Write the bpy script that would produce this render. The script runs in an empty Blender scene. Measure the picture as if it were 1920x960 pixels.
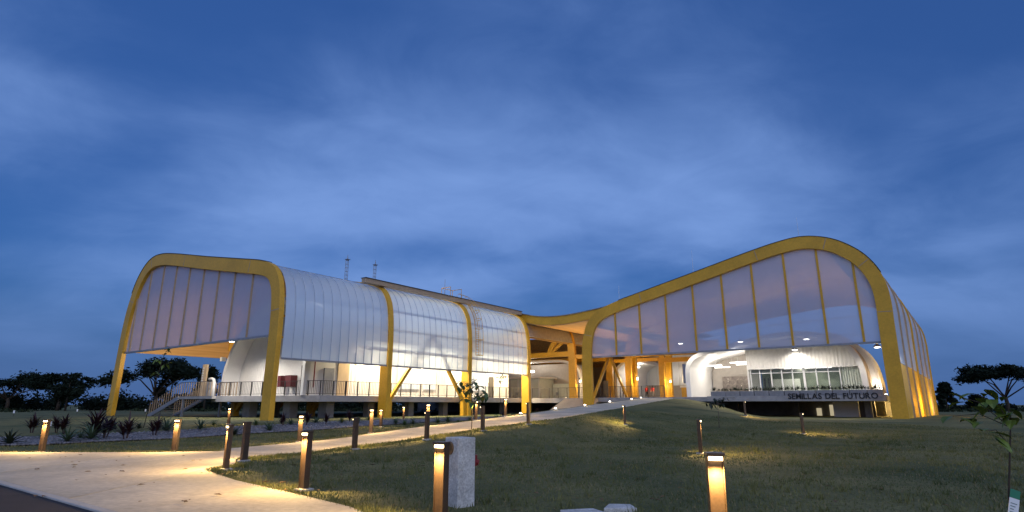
import bpy, bmesh, math, random
import numpy as np
from mathutils import Vector, Matrix
random.seed(7); np.random.seed(7)
R = math.radians
scene = bpy.context.scene
col = scene.collection

# ------------------------------------------------------------------ camera
CAMH = 1.25
cam_d = bpy.data.cameras.new('camera'); cam = bpy.data.objects.new('camera', cam_d); col.objects.link(cam)
cam_d.sensor_width = 36; cam_d.lens = 20.25; cam_d.clip_end = 3000; cam_d.clip_start = .05
TILT = math.atan(278 / 1080)
cam.location = (0, 0, CAMH); cam.rotation_euler = (math.pi / 2 + TILT, 0, 0)
scene.camera = cam
# ------------------------------------------------------------------ world
world = bpy.data.worlds.new('World'); scene.world = world; world.use_nodes = True
def build_world():
    nt = world.node_tree; N = nt.nodes; L = nt.links; N.clear()
    out = N.new('ShaderNodeOutputWorld'); bg = N.new('ShaderNodeBackground')
    sky = N.new('ShaderNodeTexSky'); sky.sky_type = 'NISHITA'; sky.sun_disc = False
    sky.sun_elevation = R(4); sky.sun_rotation = R(180 - 16); sky.air_density = 1.0; sky.dust_density = .3; sky.ozone_density = 5.0
    tc = N.new('ShaderNodeTexCoord'); sep = N.new('ShaderNodeSeparateXYZ'); L.new(tc.outputs['Generated'], sep.inputs[0])
    ab = N.new('ShaderNodeMath'); ab.operation = 'ABSOLUTE'; L.new(sep.outputs['Z'], ab.inputs[0])
    ad = N.new('ShaderNodeMath'); ad.operation = 'ADD'; ad.inputs[1].default_value = .32; L.new(ab.outputs[0], ad.inputs[0])
    dv = N.new('ShaderNodeVectorMath'); dv.operation = 'DIVIDE'
    cb = N.new('ShaderNodeCombineXYZ')
    for i in range(3): L.new(ad.outputs[0], cb.inputs[i])
    L.new(tc.outputs['Generated'], dv.inputs[0]); L.new(cb.outputs[0], dv.inputs[1])
    mp = N.new('ShaderNodeMapping'); mp.inputs['Location'].default_value = (15.8704, -15.6908, 0); mp.inputs['Rotation'].default_value = (0, 0, -.5); mp.inputs['Scale'].default_value = (.78, 1.02, 1)
    L.new(dv.outputs[0], mp.inputs[0])
    nz = N.new('ShaderNodeTexNoise'); nz.inputs['Scale'].default_value = 1.15; nz.inputs['Detail'].default_value = 6; nz.inputs['Roughness'].default_value = .45; nz.inputs['Distortion'].default_value = .25
    L.new(mp.outputs[0], nz.inputs['Vector'])
    nf = N.new('ShaderNodeTexNoise'); nf.inputs['Scale'].default_value = 4.2; nf.inputs['Detail'].default_value = 8; nf.inputs['Roughness'].default_value = .6; nf.inputs['Distortion'].default_value = .6
    L.new(mp.outputs[0], nf.inputs['Vector'])
    nm = N.new('ShaderNodeMix'); nm.inputs['Factor'].default_value = .15; L.new(nz.outputs['Fac'], nm.inputs['A']); L.new(nf.outputs['Fac'], nm.inputs['B'])
    mr = N.new('ShaderNodeMapRange'); mr.interpolation_type = 'SMOOTHSTEP'
    mr.inputs['From Min'].default_value = .38; mr.inputs['From Max'].default_value = .76; L.new(nm.outputs['Result'], mr.inputs['Value'])
    # clear air from the sky model, then thin cloud that greys and brightens it
    tint = N.new('ShaderNodeMix'); tint.data_type = 'RGBA'; tint.blend_type = 'MULTIPLY'; tint.inputs['Factor'].default_value = 1
    tint.inputs['B'].default_value = (.26, .19, .215, 1); L.new(sky.outputs[0], tint.inputs['A'])
    base = N.new('ShaderNodeMix'); base.data_type = 'RGBA'; base.inputs['Factor'].default_value = .62
    base.inputs['B'].default_value = (.038, .110, .360, 1); L.new(tint.outputs['Result'], base.inputs['A'])
    cl = N.new('ShaderNodeMix'); cl.data_type = 'RGBA'
    # cloud is brighter towards the set sun, behind the viewer
    sy = N.new('ShaderNodeMapRange'); sy.interpolation_type = 'SMOOTHSTEP'; sy.inputs['From Min'].default_value = .2; sy.inputs['From Max'].default_value = -1
    sy.inputs['To Min'].default_value = 1; sy.inputs['To Max'].default_value = 2.1; L.new(sep.outputs['Y'], sy.inputs['Value'])
    cs = N.new('ShaderNodeVectorMath'); cs.operation = 'SCALE'; cs.inputs[0].default_value = (.225, .385, .80); L.new(sy.outputs[0], cs.inputs['Scale']); L.new(cs.outputs[0], cl.inputs['B'])
    L.new(base.outputs['Result'], cl.inputs['A']); L.new(mr.outputs[0], cl.inputs['Factor'])
    # dark cloud bank low over the horizon
    hz = N.new('ShaderNodeMapRange'); hz.interpolation_type = 'SMOOTHSTEP'; hz.inputs['From Min'].default_value = 0; hz.inputs['From Max'].default_value = .24
    hz.inputs['To Min'].default_value = .8; hz.inputs['To Max'].default_value = 0; L.new(ab.outputs[0], hz.inputs['Value'])
    dk = N.new('ShaderNodeMix'); dk.data_type = 'RGBA'; dk.inputs['B'].default_value = (.048, .125, .335, 1)
    L.new(cl.outputs['Result'], dk.inputs['A']); L.new(hz.outputs[0], dk.inputs['Factor'])
    L.new(dk.outputs['Result'], bg.inputs['Color']); bg.inputs['Strength'].default_value = .95
    L.new(bg.outputs[0], out.inputs[0])
build_world()
# after-glow of the set sun: one wide, weak lamp from behind the camera
sd = bpy.data.lights.new('sun', 'SUN'); sun = bpy.data.objects.new('sun', sd); col.objects.link(sun)
sd.energy = 1.0; sd.angle = R(80); sd.color = (1, .92, .84)
sun.rotation_euler = (R(55), 0, R(16))
scene.view_settings.view_transform = 'Standard'; scene.view_settings.look = 'None'
scene.view_settings.exposure = 0; scene.view_settings.gamma = 1
scene.render.engine = 'CYCLES'
scene.cycles.use_denoising = True
scene.cycles.max_bounces = 8; scene.cycles.transparent_max_bounces = 16
scene.cycles.sample_clamp_indirect = 4.0
scene.cycles.caustics_reflective = False; scene.cycles.caustics_refractive = False

# ------------------------------------------------------------------ frames of reference
A = R(36.1)
R0 = (28.7, 44.2)
E1 = (-math.cos(A), math.sin(A)); E2 = (math.sin(A), math.cos(A))
def W(u, v, z): return (R0[0] + u * E1[0] + v * E2[0], R0[1] + u * E1[1] + v * E2[1], z)
def WI(p): return p

# ------------------------------------------------------------------ materials
MATS = {}
def mat(name, color, rough=.6, metal=0, var=.12, scale=3.0, color2=None, bump=0, bscale=40, emit=None, estr=0, spec=.4, fine=None, coord='Object'):
    if name in MATS: return MATS[name]
    m = bpy.data.materials.new(name); m.use_nodes = True; nt = m.node_tree; N = nt.nodes; L = nt.links
    b = N['Principled BSDF']; b.inputs['Roughness'].default_value = rough; b.inputs['Metallic'].default_value = metal
    b.inputs['Specular IOR Level'].default_value = spec
    tc = N.new('ShaderNodeTexCoord')
    nz = N.new('ShaderNodeTexNoise'); nz.inputs['Scale'].default_value = scale; nz.inputs['Detail'].default_value = 8; nz.inputs['Roughness'].default_value = .6
    L.new(tc.outputs[coord], nz.inputs['Vector'])
    mx = N.new('ShaderNodeMix'); mx.data_type = 'RGBA'
    c1 = tuple(max(0, x * (1 - var)) for x in color) + (1,)
    c2 = (tuple(color2) + (1,)) if color2 else tuple(min(1, x * (1 + var)) for x in color) + (1,)
    mx.inputs['A'].default_value = c1; mx.inputs['B'].default_value = c2
    rp = N.new('ShaderNodeMapRange'); rp.inputs['From Min'].default_value = .32; rp.inputs['From Max'].default_value = .68
    L.new(nz.outputs['Fac'], rp.inputs['Value']); L.new(rp.outputs[0], mx.inputs['Factor'])
    last = mx.outputs['Result']
    if fine:
        n2 = N.new('ShaderNodeTexNoise'); n2.inputs['Scale'].default_value = fine[0]; n2.inputs['Detail'].default_value = 4
        L.new(tc.outputs[coord], n2.inputs['Vector'])
        r2 = N.new('ShaderNodeMapRange'); r2.inputs['From Min'].default_value = .3; r2.inputs['From Max'].default_value = .7
        r2.inputs['To Min'].default_value = 1 - fine[1]; r2.inputs['To Max'].default_value = 1 + fine[1]; L.new(n2.outputs['Fac'], r2.inputs['Value'])
        vm = N.new('ShaderNodeVectorMath'); vm.operation = 'SCALE'; L.new(last, vm.inputs[0]); L.new(r2.outputs[0], vm.inputs['Scale']); last = vm.outputs[0]
    L.new(last, b.inputs['Base Color'])
    if bump:
        n3 = N.new('ShaderNodeTexNoise'); n3.inputs['Scale'].default_value = bscale; n3.inputs['Detail'].default_value = 5
        L.new(tc.outputs[coord], n3.inputs['Vector'])
        bp = N.new('ShaderNodeBump'); bp.inputs['Strength'].default_value = bump; bp.inputs['Distance'].default_value = .02
        L.new(n3.outputs['Fac'], bp.inputs['Height']); L.new(bp.outputs[0], b.inputs['Normal'])
    if emit:
        b.inputs['Emission Color'].default_value = tuple(emit) + (1,); b.inputs['Emission Strength'].default_value = estr
    MATS[name] = m; return m
def sheet_mat(name, diffuse, trans, clear, rough=.35, gloss=.12, scale=1.5, mirror=0):
    """thin translucent sheet: part scatters back, part through, part clear"""
    m = bpy.data.materials.new(name); m.use_nodes = True; nt = m.node_tree; N = nt.nodes; L = nt.links; N.clear()
    out = N.new('ShaderNodeOutputMaterial'); d = N.new('ShaderNodeBsdfDiffuse'); t = N.new('ShaderNodeBsdfTranslucent')
    c = N.new('ShaderNodeBsdfTransparent'); g = N.new('ShaderNodeBsdfGlossy'); g.inputs['Roughness'].default_value = rough
    tc = N.new('ShaderNodeTexCoord'); nz = N.new('ShaderNodeTexNoise'); nz.inputs['Scale'].default_value = scale; nz.inputs['Detail'].default_value = 5
    L.new(tc.outputs['Object'], nz.inputs['Vector'])
    mx = N.new('ShaderNodeMix'); mx.data_type = 'RGBA'; mx.inputs['A'].default_value = tuple(x * .88 for x in diffuse) + (1,); mx.inputs['B'].default_value = tuple(min(1, x * 1.08) for x in diffuse) + (1,)
    L.new(nz.outputs['Fac'], mx.inputs['Factor']); L.new(mx.outputs['Result'], d.inputs['Color']); L.new(mx.outputs['Result'], t.inputs['Color'])
    c.inputs['Color'].default_value = (1, 1, 1, 1); g.inputs['Color'].default_value = (.9, .9, .9, 1)
    m1 = N.new('ShaderNodeMixShader'); m1.inputs[0].default_value = trans; L.new(d.outputs[0], m1.inputs[1]); L.new(t.outputs[0], m1.inputs[2])
    m2 = N.new('ShaderNodeMixShader'); m2.inputs[0].default_value = clear; L.new(m1.outputs[0], m2.inputs[1]); L.new(c.outputs[0], m2.inputs[2])
    fr = N.new('ShaderNodeFresnel'); fr.inputs[0].default_value = 1.45
    mg = N.new('ShaderNodeMath'); mg.operation = 'MULTIPLY'; mg.inputs[1].default_value = gloss * 6; L.new(fr.outputs[0], mg.inputs[0])
    ma = N.new('ShaderNodeMath'); ma.operation = 'ADD'; ma.use_clamp = True; ma.inputs[1].default_value = mirror; L.new(mg.outputs[0], ma.inputs[0])
    m3 = N.new('ShaderNodeMixShader'); L.new(ma.outputs[0], m3.inputs[0]); L.new(m2.outputs[0], m3.inputs[1]); L.new(g.outputs[0], m3.inputs[2])
    L.new(m3.outputs[0], out.inputs[0]); MATS[name] = m; return m
def emat(name, color, strength):
    m = bpy.data.materials.new(name); m.use_nodes = True; nt = m.node_tree; N = nt.nodes; L = nt.links; N.clear()
    o = N.new('ShaderNodeOutputMaterial'); e = N.new('ShaderNodeEmission'); e.inputs[0].default_value = tuple(color) + (1,); e.inputs[1].default_value = strength
    L.new(e.outputs[0], o.inputs[0]); MATS[name] = m; return m
def wave_mat(name, color, rough, axis_uv, period, depth=.5, var=.06):
    """board or corrugated metal: fine vertical ribs as relief"""
    m = mat(name, color, rough=rough, var=var, scale=.6, fine=(12, .04)); nt = m.node_tree; N = nt.nodes; L = nt.links
    tc = N.new('ShaderNodeTexCoord'); dt = N.new('ShaderNodeVectorMath'); dt.operation = 'DOT_PRODUCT'
    dt.inputs[1].default_value = (axis_uv[0], axis_uv[1], axis_uv[2]); L.new(tc.outputs['Object'], dt.inputs[0])
    mm = N.new('ShaderNodeMath'); mm.operation = 'MULTIPLY'; mm.inputs[1].default_value = 2 * math.pi / period; L.new(dt.outputs['Value'], mm.inputs[0])
    sn = N.new('ShaderNodeMath'); sn.operation = 'SINE'; L.new(mm.outputs[0], sn.inputs[0])
    bp = N.new('ShaderNodeBump'); bp.inputs['Strength'].default_value = depth; bp.inputs['Distance'].default_value = .03
    L.new(sn.outputs[0], bp.inputs['Height']); L.new(bp.outputs[0], N['Principled BSDF'].inputs['Normal'])
    return m
def M(n): return MATS[n]
YEL = (.63, .35, .03)
mat('yellow_paint', YEL, rough=.42, var=.13, scale=.5, fine=(7, .08))
mat('tan_metal', (.42, .31, .20), rough=.45, var=.1)
mat('dark_metal', (.055, .05, .048), rough=.5, var=.2)
mat('bollard_metal', (.095, .062, .038), rough=.42, metal=.35, var=.18, scale=9, fine=(60, .12))
mat('grey_metal', (.30, .31, .33), rough=.4, metal=.4)
mat('seam_metal', (.46, .53, .64), rough=.45)
mat('white_paint', (.78, .77, .75), rough=.5, var=.04, scale=.8, fine=(15, .03))
mat('tan_side', (.62, .47, .30), rough=.6, var=.06)
mat('white_steel', (.7, .7, .7), rough=.4)
mat('slab_concrete', (.34, .33, .33), rough=.8, var=.16, scale=1.3, fine=(30, .12), bump=.25)
mat('planter_concrete', (.27, .27, .28), rough=.8, var=.18, scale=2.2, fine=(30, .14), bump=.3)
mat('path_concrete', (.48, .425, .32), rough=.85, var=.24, scale=.45, fine=(14, .14), bump=.35, bscale=60)
mat('kerb_concrete', (.40, .39, .36), rough=.85, var=.12, scale=2, fine=(30, .1))
mat('asphalt', (.022, .022, .026), rough=.9, var=.3, scale=2, fine=(90, .5), bump=.5, bscale=120)
mat('block_concrete', (.50, .50, .48), rough=.9, var=.25, scale=5, fine=(40, .2), bump=.6, bscale=30)
mat('stone_dark', (.20, .17, .15), rough=.85, var=.45, scale=1.6, fine=(9, .3), bump=.6, bscale=8)
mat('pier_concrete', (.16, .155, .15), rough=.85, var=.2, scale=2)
mat('lawn', (.046, .078, .018), rough=.95, var=.35, scale=.30, color2=(.17, .155, .055), fine=(14, .35), bump=.8, bscale=25)
mat('blade', (.060, .100, .022), rough=.7, var=.35, scale=.35, color2=(.185, .180, .055), coord='Object')
mat('blade_dry', (.24, .19, .10), rough=.8, var=.3, scale=.9)
mat('gravel', (.11, .11, .12), rough=.9, var=.4, scale=18, fine=(50, .4), bump=1, bscale=40)
mat('pebble', (.16, .16, .175), rough=.85, var=.45, scale=3.5)
mat('leaf_dark', (.022, .036, .018), rough=.6, var=.4, scale=1.2)
mat('leaf_far', (.012, .020, .013), rough=.9, var=.45, scale=.15, spec=.1)
mat('leaf_far_light', (.022, .032, .016), rough=.9, var=.4, scale=.2, spec=.1)
mat('leaf_green', (.045, .085, .022), rough=.45, var=.35, scale=3)
mat('leaf_lime', (.11, .16, .025), rough=.45, var=.3, scale=3)
mat('leaf_agave', (.06, .10, .055), rough=.45, var=.35, scale=4)
mat('leaf_red', (.034, .013, .014), rough=.45, var=.5, scale=4)
mat('bark', (.05, .038, .028), rough=.9, var=.3, scale=6)
mat('bark_pale', (.13, .105, .08), rough=.9, var=.3, scale=6)
mat('red_paint', (.22, .018, .02), rough=.45)
mat('dark_red', (.10, .012, .015), rough=.5)
mat('brass', (.24, .15, .075), rough=.5, metal=.5, var=.25, scale=12)
mat('black_paint', (.012, .012, .014), rough=.5)
mat('tag_white', (.75, .78, .8), rough=.5, var=.03)
mat('tag_green', (.03, .20, .12), rough=.5)
mat('tag_ink', (.15, .22, .22), rough=.6)
mat('skin', (.42, .26, .19), rough=.6)
mat('cloth_dark', (.03, .03, .035), rough=.9)
mat('cloth_red', (.42, .035, .03), rough=.9)
mat('cloth_grey', (.25, .26, .28), rough=.9)
mat('curtain', (.62, .66, .58), rough=.8, var=.06)
mat('room_green', (.20, .24, .18), rough=.9, var=.3, scale=.8)
mat('ceiling_grey', (.42, .38, .34), rough=.8, var=.08)
mat('leaf_litter', (.16, .09, .04), rough=.9, var=.4, scale=8)
EV = (math.sin(A), math.cos(A), 0); EU = (-math.cos(A), math.sin(A), 0)
wave_mat('ribbed_white_side', (.74, .72, .68), .5, EV, .42)
wave_mat('ribbed_white_front', (.70, .68, .65), .5, EU, .30, .4)
sheet_mat('polycarbonate', (.82, .92, 1.0), .36, .05, gloss=.10, mirror=.46, rough=.3)
sheet_mat('polycarbonate_far', (.70, .76, .84), .36, .08, gloss=.10, mirror=.2)
sheet_mat('gable_mesh', (.44, .47, .66), .08, .36, gloss=.03, mirror=.24, rough=.5)
sheet_mat('glass', (.10, .12, .10), .2, .80, rough=.03, gloss=.12)
def perforated():
    m = sheet_mat('perforated_yellow', (.80, .50, .05), .30, .12, gloss=.03)
perforated()
def wood_mat():
    m = mat('wood_ceiling', (.46, .27, .11), rough=.55, var=.2, scale=.8); nt = m.node_tree; N = nt.nodes; L = nt.links
    b = N['Principled BSDF']; tc = N.new('ShaderNodeTexCoord')
    mp = N.new('ShaderNodeCombineXYZ'); sp = N.new('ShaderNodeSeparateXYZ'); L.new(tc.outputs['Object'], sp.inputs[0])
    for i, (e, k) in enumerate(((E1, 3.2), (E2, .10))):
        dt = N.new('ShaderNodeVectorMath'); dt.operation = 'DOT_PRODUCT'; dt.inputs[1].default_value = (e[0] * k, e[1] * k, 0); L.new(tc.outputs['Object'], dt.inputs[0]); L.new(dt.outputs['Value'], mp.inputs[i])
    zs = N.new('ShaderNodeMath'); zs.operation = 'MULTIPLY'; zs.inputs[1].default_value = 3.2; L.new(sp.outputs['Z'], zs.inputs[0]); L.new(zs.outputs[0], mp.inputs[2])
    nz = N.new('ShaderNodeTexNoise'); nz.inputs['Scale'].default_value = 1.2; nz.inputs['Detail'].default_value = 4; L.new(mp.outputs[0], nz.inputs['Vector'])
    nf = N.new('ShaderNodeTexNoise'); nf.inputs['Scale'].default_value = 4.2; nf.inputs['Detail'].default_value = 8; nf.inputs['Roughness'].default_value = .6; nf.inputs['Distortion'].default_value = .6
    L.new(mp.outputs[0], nf.inputs['Vector'])
    nm = N.new('ShaderNodeMix'); nm.inputs['Factor'].default_value = .15; L.new(nz.outputs['Fac'], nm.inputs['A']); L.new(nf.outputs['Fac'], nm.inputs['B'])
    cr = N.new('ShaderNodeMix'); cr.data_type = 'RGBA'; cr.inputs['A'].default_value = (.36, .205, .075, 1); cr.inputs['B'].default_value = (.58, .35, .14, 1)
    mr = N.new('ShaderNodeMapRange'); mr.inputs['From Min'].default_value = .3; mr.inputs['From Max'].default_value = .7; L.new(nz.outputs['Fac'], mr.inputs['Value'])
    L.new(mr.outputs[0], cr.inputs['Factor']); L.new(cr.outputs['Result'], b.inputs['Base Color'])
wood_mat()
emat('lamp_warm', (1, .80, .50), 14)
emat('lamp_bollard', (1, .74, .38), 15)
emat('lamp_white', (1, .95, .86), 22)
emat('lamp_tube', (1, .96, .90), 6)
emat('window_lit', (1, .93, .78), 1.5)
emat('window_dim', (1, .85, .55), .45)

# ------------------------------------------------------------------ mesh builder
WL = {}     # world location of every object made here (all pure translations)
class MB:
    def __init__(s, T=WI): s.v = []; s.f = []; s.T = T
    def add(s, vs, fs):
        o = len(s.v); s.v += [tuple(s.T(*p)) if s.T is not WI else tuple(p) for p in vs]; s.f += [tuple(i + o for i in f) for f in fs]
    def box(s, a, b):
        x0, y0, z0 = a; x1, y1, z1 = b
        s.add([(x0,y0,z0),(x1,y0,z0),(x1,y1,z0),(x0,y1,z0),(x0,y0,z1),(x1,y0,z1),(x1,y1,z1),(x0,y1,z1)],
              [(0,3,2,1),(4,5,6,7),(0,1,5,4),(1,2,6,5),(2,3,7,6),(3,0,4,7)]); return s
    def band(s, outer, inner, v0, v1):
        n = len(outer); vs = []
        for (a, b) in zip(outer, inner): vs += [(a[0], v0, a[1]), (b[0], v0, b[1]), (a[0], v1, a[1]), (b[0], v1, b[1])]
        fs = []
        for i in range(n - 1):
            p, q = 4 * i, 4 * i + 4
            fs += [(p, p+1, q+1, q), (p+2, q+2, q+3, p+3), (p, q, q+2, p+2), (p+1, p+3, q+3, q+1)]
        fs += [(0, 2, 3, 1), (4*n-4, 4*n-3, 4*n-1, 4*n-2)]
        s.add(vs, fs); return s
    def prism(s, poly, z0, z1):          # plan polygon
        n = len(poly); s.add([(p[0], p[1], z0) for p in poly] + [(p[0], p[1], z1) for p in poly],
              [tuple(range(n - 1, -1, -1)), tuple(range(n, 2 * n))] + [(i, (i+1) % n, n + (i+1) % n, n + i) for i in range(n)]); return s
    def slabv(s, poly, v0, v1):          # (u,z) polygon extruded along v
        n = len(poly); s.add([(p[0], v0, p[1]) for p in poly] + [(p[0], v1, p[1]) for p in poly],
              [tuple(range(n)), tuple(range(2 * n - 1, n - 1, -1))] + [(i, n + i, n + (i+1) % n, (i+1) % n) for i in range(n)]); return s
    def slabu(s, poly, u0, u1):          # (v,z) polygon extruded along u
        n = len(poly); s.add([(u0, p[0], p[1]) for p in poly] + [(u1, p[0], p[1]) for p in poly],
              [tuple(range(n)), tuple(range(2 * n - 1, n - 1, -1))] + [(i, n + i, n + (i+1) % n, (i+1) % n) for i in range(n)]); return s
    def tube(s, pts, r, seg=6, r1=None):
        P = [Vector(s.T(*p)) if s.T is not WI else Vector(p) for p in pts]; n = len(P); vs = []; fs = []
        for i, p in enumerate(P):
            d = (P[min(i+1, n-1)] - P[max(i-1, 0)]).normalized()
            a = d.cross(Vector((0, 0, 1)) if abs(d.z) < .9 else Vector((1, 0, 0))).normalized(); b = d.cross(a)
            rr = r if r1 is None else r + (r1 - r) * i / (n - 1)
            for k in range(seg):
                t = 2 * math.pi * k / seg; vs.append(tuple(p + a * rr * math.cos(t) + b * rr * math.sin(t)))
        for i in range(n - 1):
            for k in range(seg):
                fs.append((i*seg+k, i*seg+(k+1) % seg, (i+1)*seg+(k+1) % seg, (i+1)*seg+k))
        fs += [tuple(range(seg - 1, -1, -1)), tuple(range((n-1)*seg, n*seg))]
        o = len(s.v); s.v += vs; s.f += [tuple(i + o for i in f) for f in fs]; return s
    def bar(s, p, q, w, d=None):         # rectangular bar between two points
        P, Q = (Vector(s.T(*p)), Vector(s.T(*q))) if s.T is not WI else (Vector(p), Vector(q))
        d = d or w; ax = (Q - P).normalized(); a = ax.cross(Vector((0, 0, 1)) if abs(ax.z) < .95 else Vector((E1[0], E1[1], 0))).normalized(); b = ax.cross(a)
        vs = []
        for e in (P, Q):
            for (i, j) in ((-1,-1),(1,-1),(1,1),(-1,1)): vs.append(tuple(e + a * i * w / 2 + b * j * d / 2))
        o = len(s.v); s.v += vs; s.f += [tuple(i + o for i in f) for f in [(0,3,2,1),(4,5,6,7),(0,1,5,4),(1,2,6,5),(2,3,7,6),(3,0,4,7)]]; return s
    def lathe(s, prof, c=(0, 0, 0), seg=14):
        vs = []; fs = []; n = len(prof)
        for (r, z) in prof:
            for k in range(seg): t = 2 * math.pi * k / seg; vs.append((c[0] + r * math.cos(t), c[1] + r * math.sin(t), c[2] + z))
        for i in range(n - 1):
            for k in range(seg): fs.append((i*seg+k, i*seg+(k+1) % seg, (i+1)*seg+(k+1) % seg, (i+1)*seg+k))
        fs += [tuple(range(seg - 1, -1, -1)), tuple(range((n-1)*seg, n*seg))]
        s.add(vs, fs); return s
    def build(s, name, m, parent=None, smooth=False, recalc=True, bevel=0, face=None):
        V = np.array(s.v, dtype=float); c = (V.min(0) + V.max(0)) / 2; c[2] = V[:, 2].min()
        me = bpy.data.meshes.new(name); me.from_pydata([tuple(p) for p in (V - c)], [], s.f)
        if recalc:
            bm = bmesh.new(); bm.from_mesh(me); bmesh.ops.recalc_face_normals(bm, faces=bm.faces); bm.to_mesh(me); bm.free()
        if face is not None and sum(p.normal.dot(Vector(face)) * p.area for p in me.polygons) < 0: me.flip_normals()
        if m: me.materials.append(M(m) if isinstance(m, str) else m)
        if smooth:
            me.polygons.foreach_set('use_smooth', [True] * len(me.polygons))
        o = bpy.data.objects.new(name, me); col.objects.link(o)
        pw = WL.get(parent, Vector((0, 0, 0))) if parent else Vector((0, 0, 0))
        o.location = Vector(c) - pw; o.parent = parent; WL[o] = Vector(c)
        if bevel:
            md = o.modifiers.new('bevel', 'BEVEL'); md.width = bevel; md.segments = 2; md.limit_method = 'ANGLE'
        if smooth == 'auto':
            md = o.modifiers.new('edges', 'EDGE_SPLIT'); md.split_angle = R(35)
        return o
def tag(o, label, cat, group=None, kind=None):
    if label: o['label'] = label
    if cat: o['category'] = cat
    if group: o['group'] = group
    if kind: o['kind'] = kind
    return o
def thing(name, label, cat, loc, group=None):
    o = bpy.data.objects.new(name, None); col.objects.link(o); o.location = loc; o.empty_display_size = .3
    WL[o] = Vector(loc); return tag(o, label, cat, group)
def copy_tree(o, loc=None, rz=None, parent=None, scale=None):
    c = o.copy(); col.objects.link(c); c.parent = parent
    if loc is not None: c.location = loc
    if rz is not None: c.rotation_euler = (0, 0, rz)
    if scale is not None: c.scale = (scale,) * 3
    for ch in o.children: copy_tree(ch, parent=c)
    return c
def light(name, kind, loc, energy, color, parent=None, size=.2, spot=None, direction=None, blend=.6, shape_y=None):
    d = bpy.data.lights.new(name, kind); d.energy = energy; d.color = color
    if kind == 'AREA':
        d.size = size
        if shape_y: d.shape = 'RECTANGLE'; d.size_y = shape_y
    else: d.shadow_soft_size = size
    if kind == 'SPOT': d.spot_size = R(spot); d.spot_blend = blend
    o = bpy.data.objects.new(name, d); col.objects.link(o)
    pw = WL.get(parent, Vector((0, 0, 0))) if parent else Vector((0, 0, 0))
    o.location = Vector(loc) - pw; o.parent = parent
    if direction is not None: o.rotation_euler = Vector(direction).to_track_quat('-Z', 'Y').to_euler()
    WL[o] = Vector(loc); return o

# ------------------------------------------------------------------ curves
def catmull(pts, per=6):
    P = [np.array(p, float) for p in pts]; P = [2 * P[0] - P[1]] + P + [2 * P[-1] - P[-2]]; out = []
    for i in range(1, len(P) - 2):
        for k in range(per):
            t = k / per; a, b, c, d = P[i-1], P[i], P[i+1], P[i+2]
            out.append(.5 * (2*b + (c-a)*t + (2*a-5*b+4*c-d)*t*t + (3*b-a-3*c+d)*t**3))
    out.append(P[-2]); return [tuple(p) for p in out]
def offset(pts, d):
    """shift a (u,z) polyline to its left-hand side by d"""
    out = []; n = len(pts)
    for i in range(n):
        a = np.array(pts[max(i-1, 0)]); b = np.array(pts[min(i+1, n-1)]); t = (b - a) / max(np.linalg.norm(b - a), 1e-9)
        out.append((pts[i][0] - t[1] * d, pts[i][1] + t[0] * d))
    return out
def clip_strip(poly, lo, hi):
    def cl(P, keep, inter):
        out = []
        for i in range(len(P)):
            a, b = P[i], P[(i+1) % len(P)]
            if keep(a): out.append(a)
            if keep(a) != keep(b): out.append(inter(a, b))
        return out
    def ix(x): return lambda a, b: (x, a[1] + (b[1]-a[1]) * (x-a[0]) / (b[0]-a[0]))
    P = cl(poly, lambda p: p[0] >= lo, ix(lo)); return cl(P, lambda p: p[0] <= hi, ix(hi)) if P else P

# ------------------------------------------------------------------ terrain
NEAR = [(-7.6,10.4,0),(-6.3,13.9,0),(-4.72,17.2,.02),(-2.98,19.2,.17),(-1.32,21.5,.34),(.36,24.3,.47),(3.9,30.8,.78),(9.1,42,1.25),(14.4,53.0,1.74)]
near = np.array(catmull(NEAR, 10))[10:]        # starts where the path leaves the plaza
def edge_normals(P):
    d = np.gradient(P[:, :2], axis=0); d /= np.linalg.norm(d, axis=1)[:, None]; return np.stack([-d[:, 1], d[:, 0]], 1)
nn = edge_normals(near)
PATHW = 3.0
cen = near.copy(); cen[:, :2] += nn * PATHW / 2
def sstep(t): t = np.clip(t, 0, 1); return t * t * (3 - 2 * t)
def ground(x, y):
    x = np.asarray(x, float); y = np.asarray(y, float); sh = x.shape; x = x.ravel(); y = y.ravel()
    dx = x[:, None] - cen[None, :, 0]; dy = y[:, None] - cen[None, :, 1]
    d2 = dx * dx + dy * dy; k = d2.argmin(1); r = np.arange(len(x)); d = np.sqrt(d2[r, k]); zp = cen[k, 2]
    side = dx[r, k] * nn[k, 0] + dy[r, k] * nn[k, 1]        # >0 left of path
    w = np.where(side > 0, 2.2 + 1.6 * zp, 4.0 + 7 * np.clip(zp - .55, 0, .6))
    dd = np.clip(d - PATHW / 2 - .15, 0, None)
    # the bank dies away beyond the end of the path
    base = .22 * sstep((y - 22) / 16)
    m = sstep(1 - dd / w)
    b2 = .42 * np.exp(-(((x - 11.5) / 5.0) ** 2 + ((y - 38) / 6.5) ** 2))
    und = .02 * np.sin(x * .9 + 1.3) * np.sin(y * .7) * sstep((d - 2.5) / 3)
    z = np.maximum(base, 0) * (1 - m) + zp * m + b2 * (1 - m) + und
    # flat apron round the plaza and behind the building line
    u = (x - R0[0]) * E1[0] + (y - R0[1]) * E1[1]; v = (x - R0[0]) * E2[0] + (y - R0[1]) * E2[1]
    under = sstep((v - 1.0) / 1.2) * sstep((22 - u) / 1.0)
    under = np.maximum(under, sstep((v + 1.2) / 2.0) * sstep((12.5 - u) / 3.0))
    z = z * (1 - under) + np.minimum(z, .22) * under
    far = sstep((np.hypot(x, y) - 90) / 60)
    return (z * (1 - far)).reshape(sh)
def g1(x, y): return float(ground(np.array([x]), np.array([y]))[0])
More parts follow.
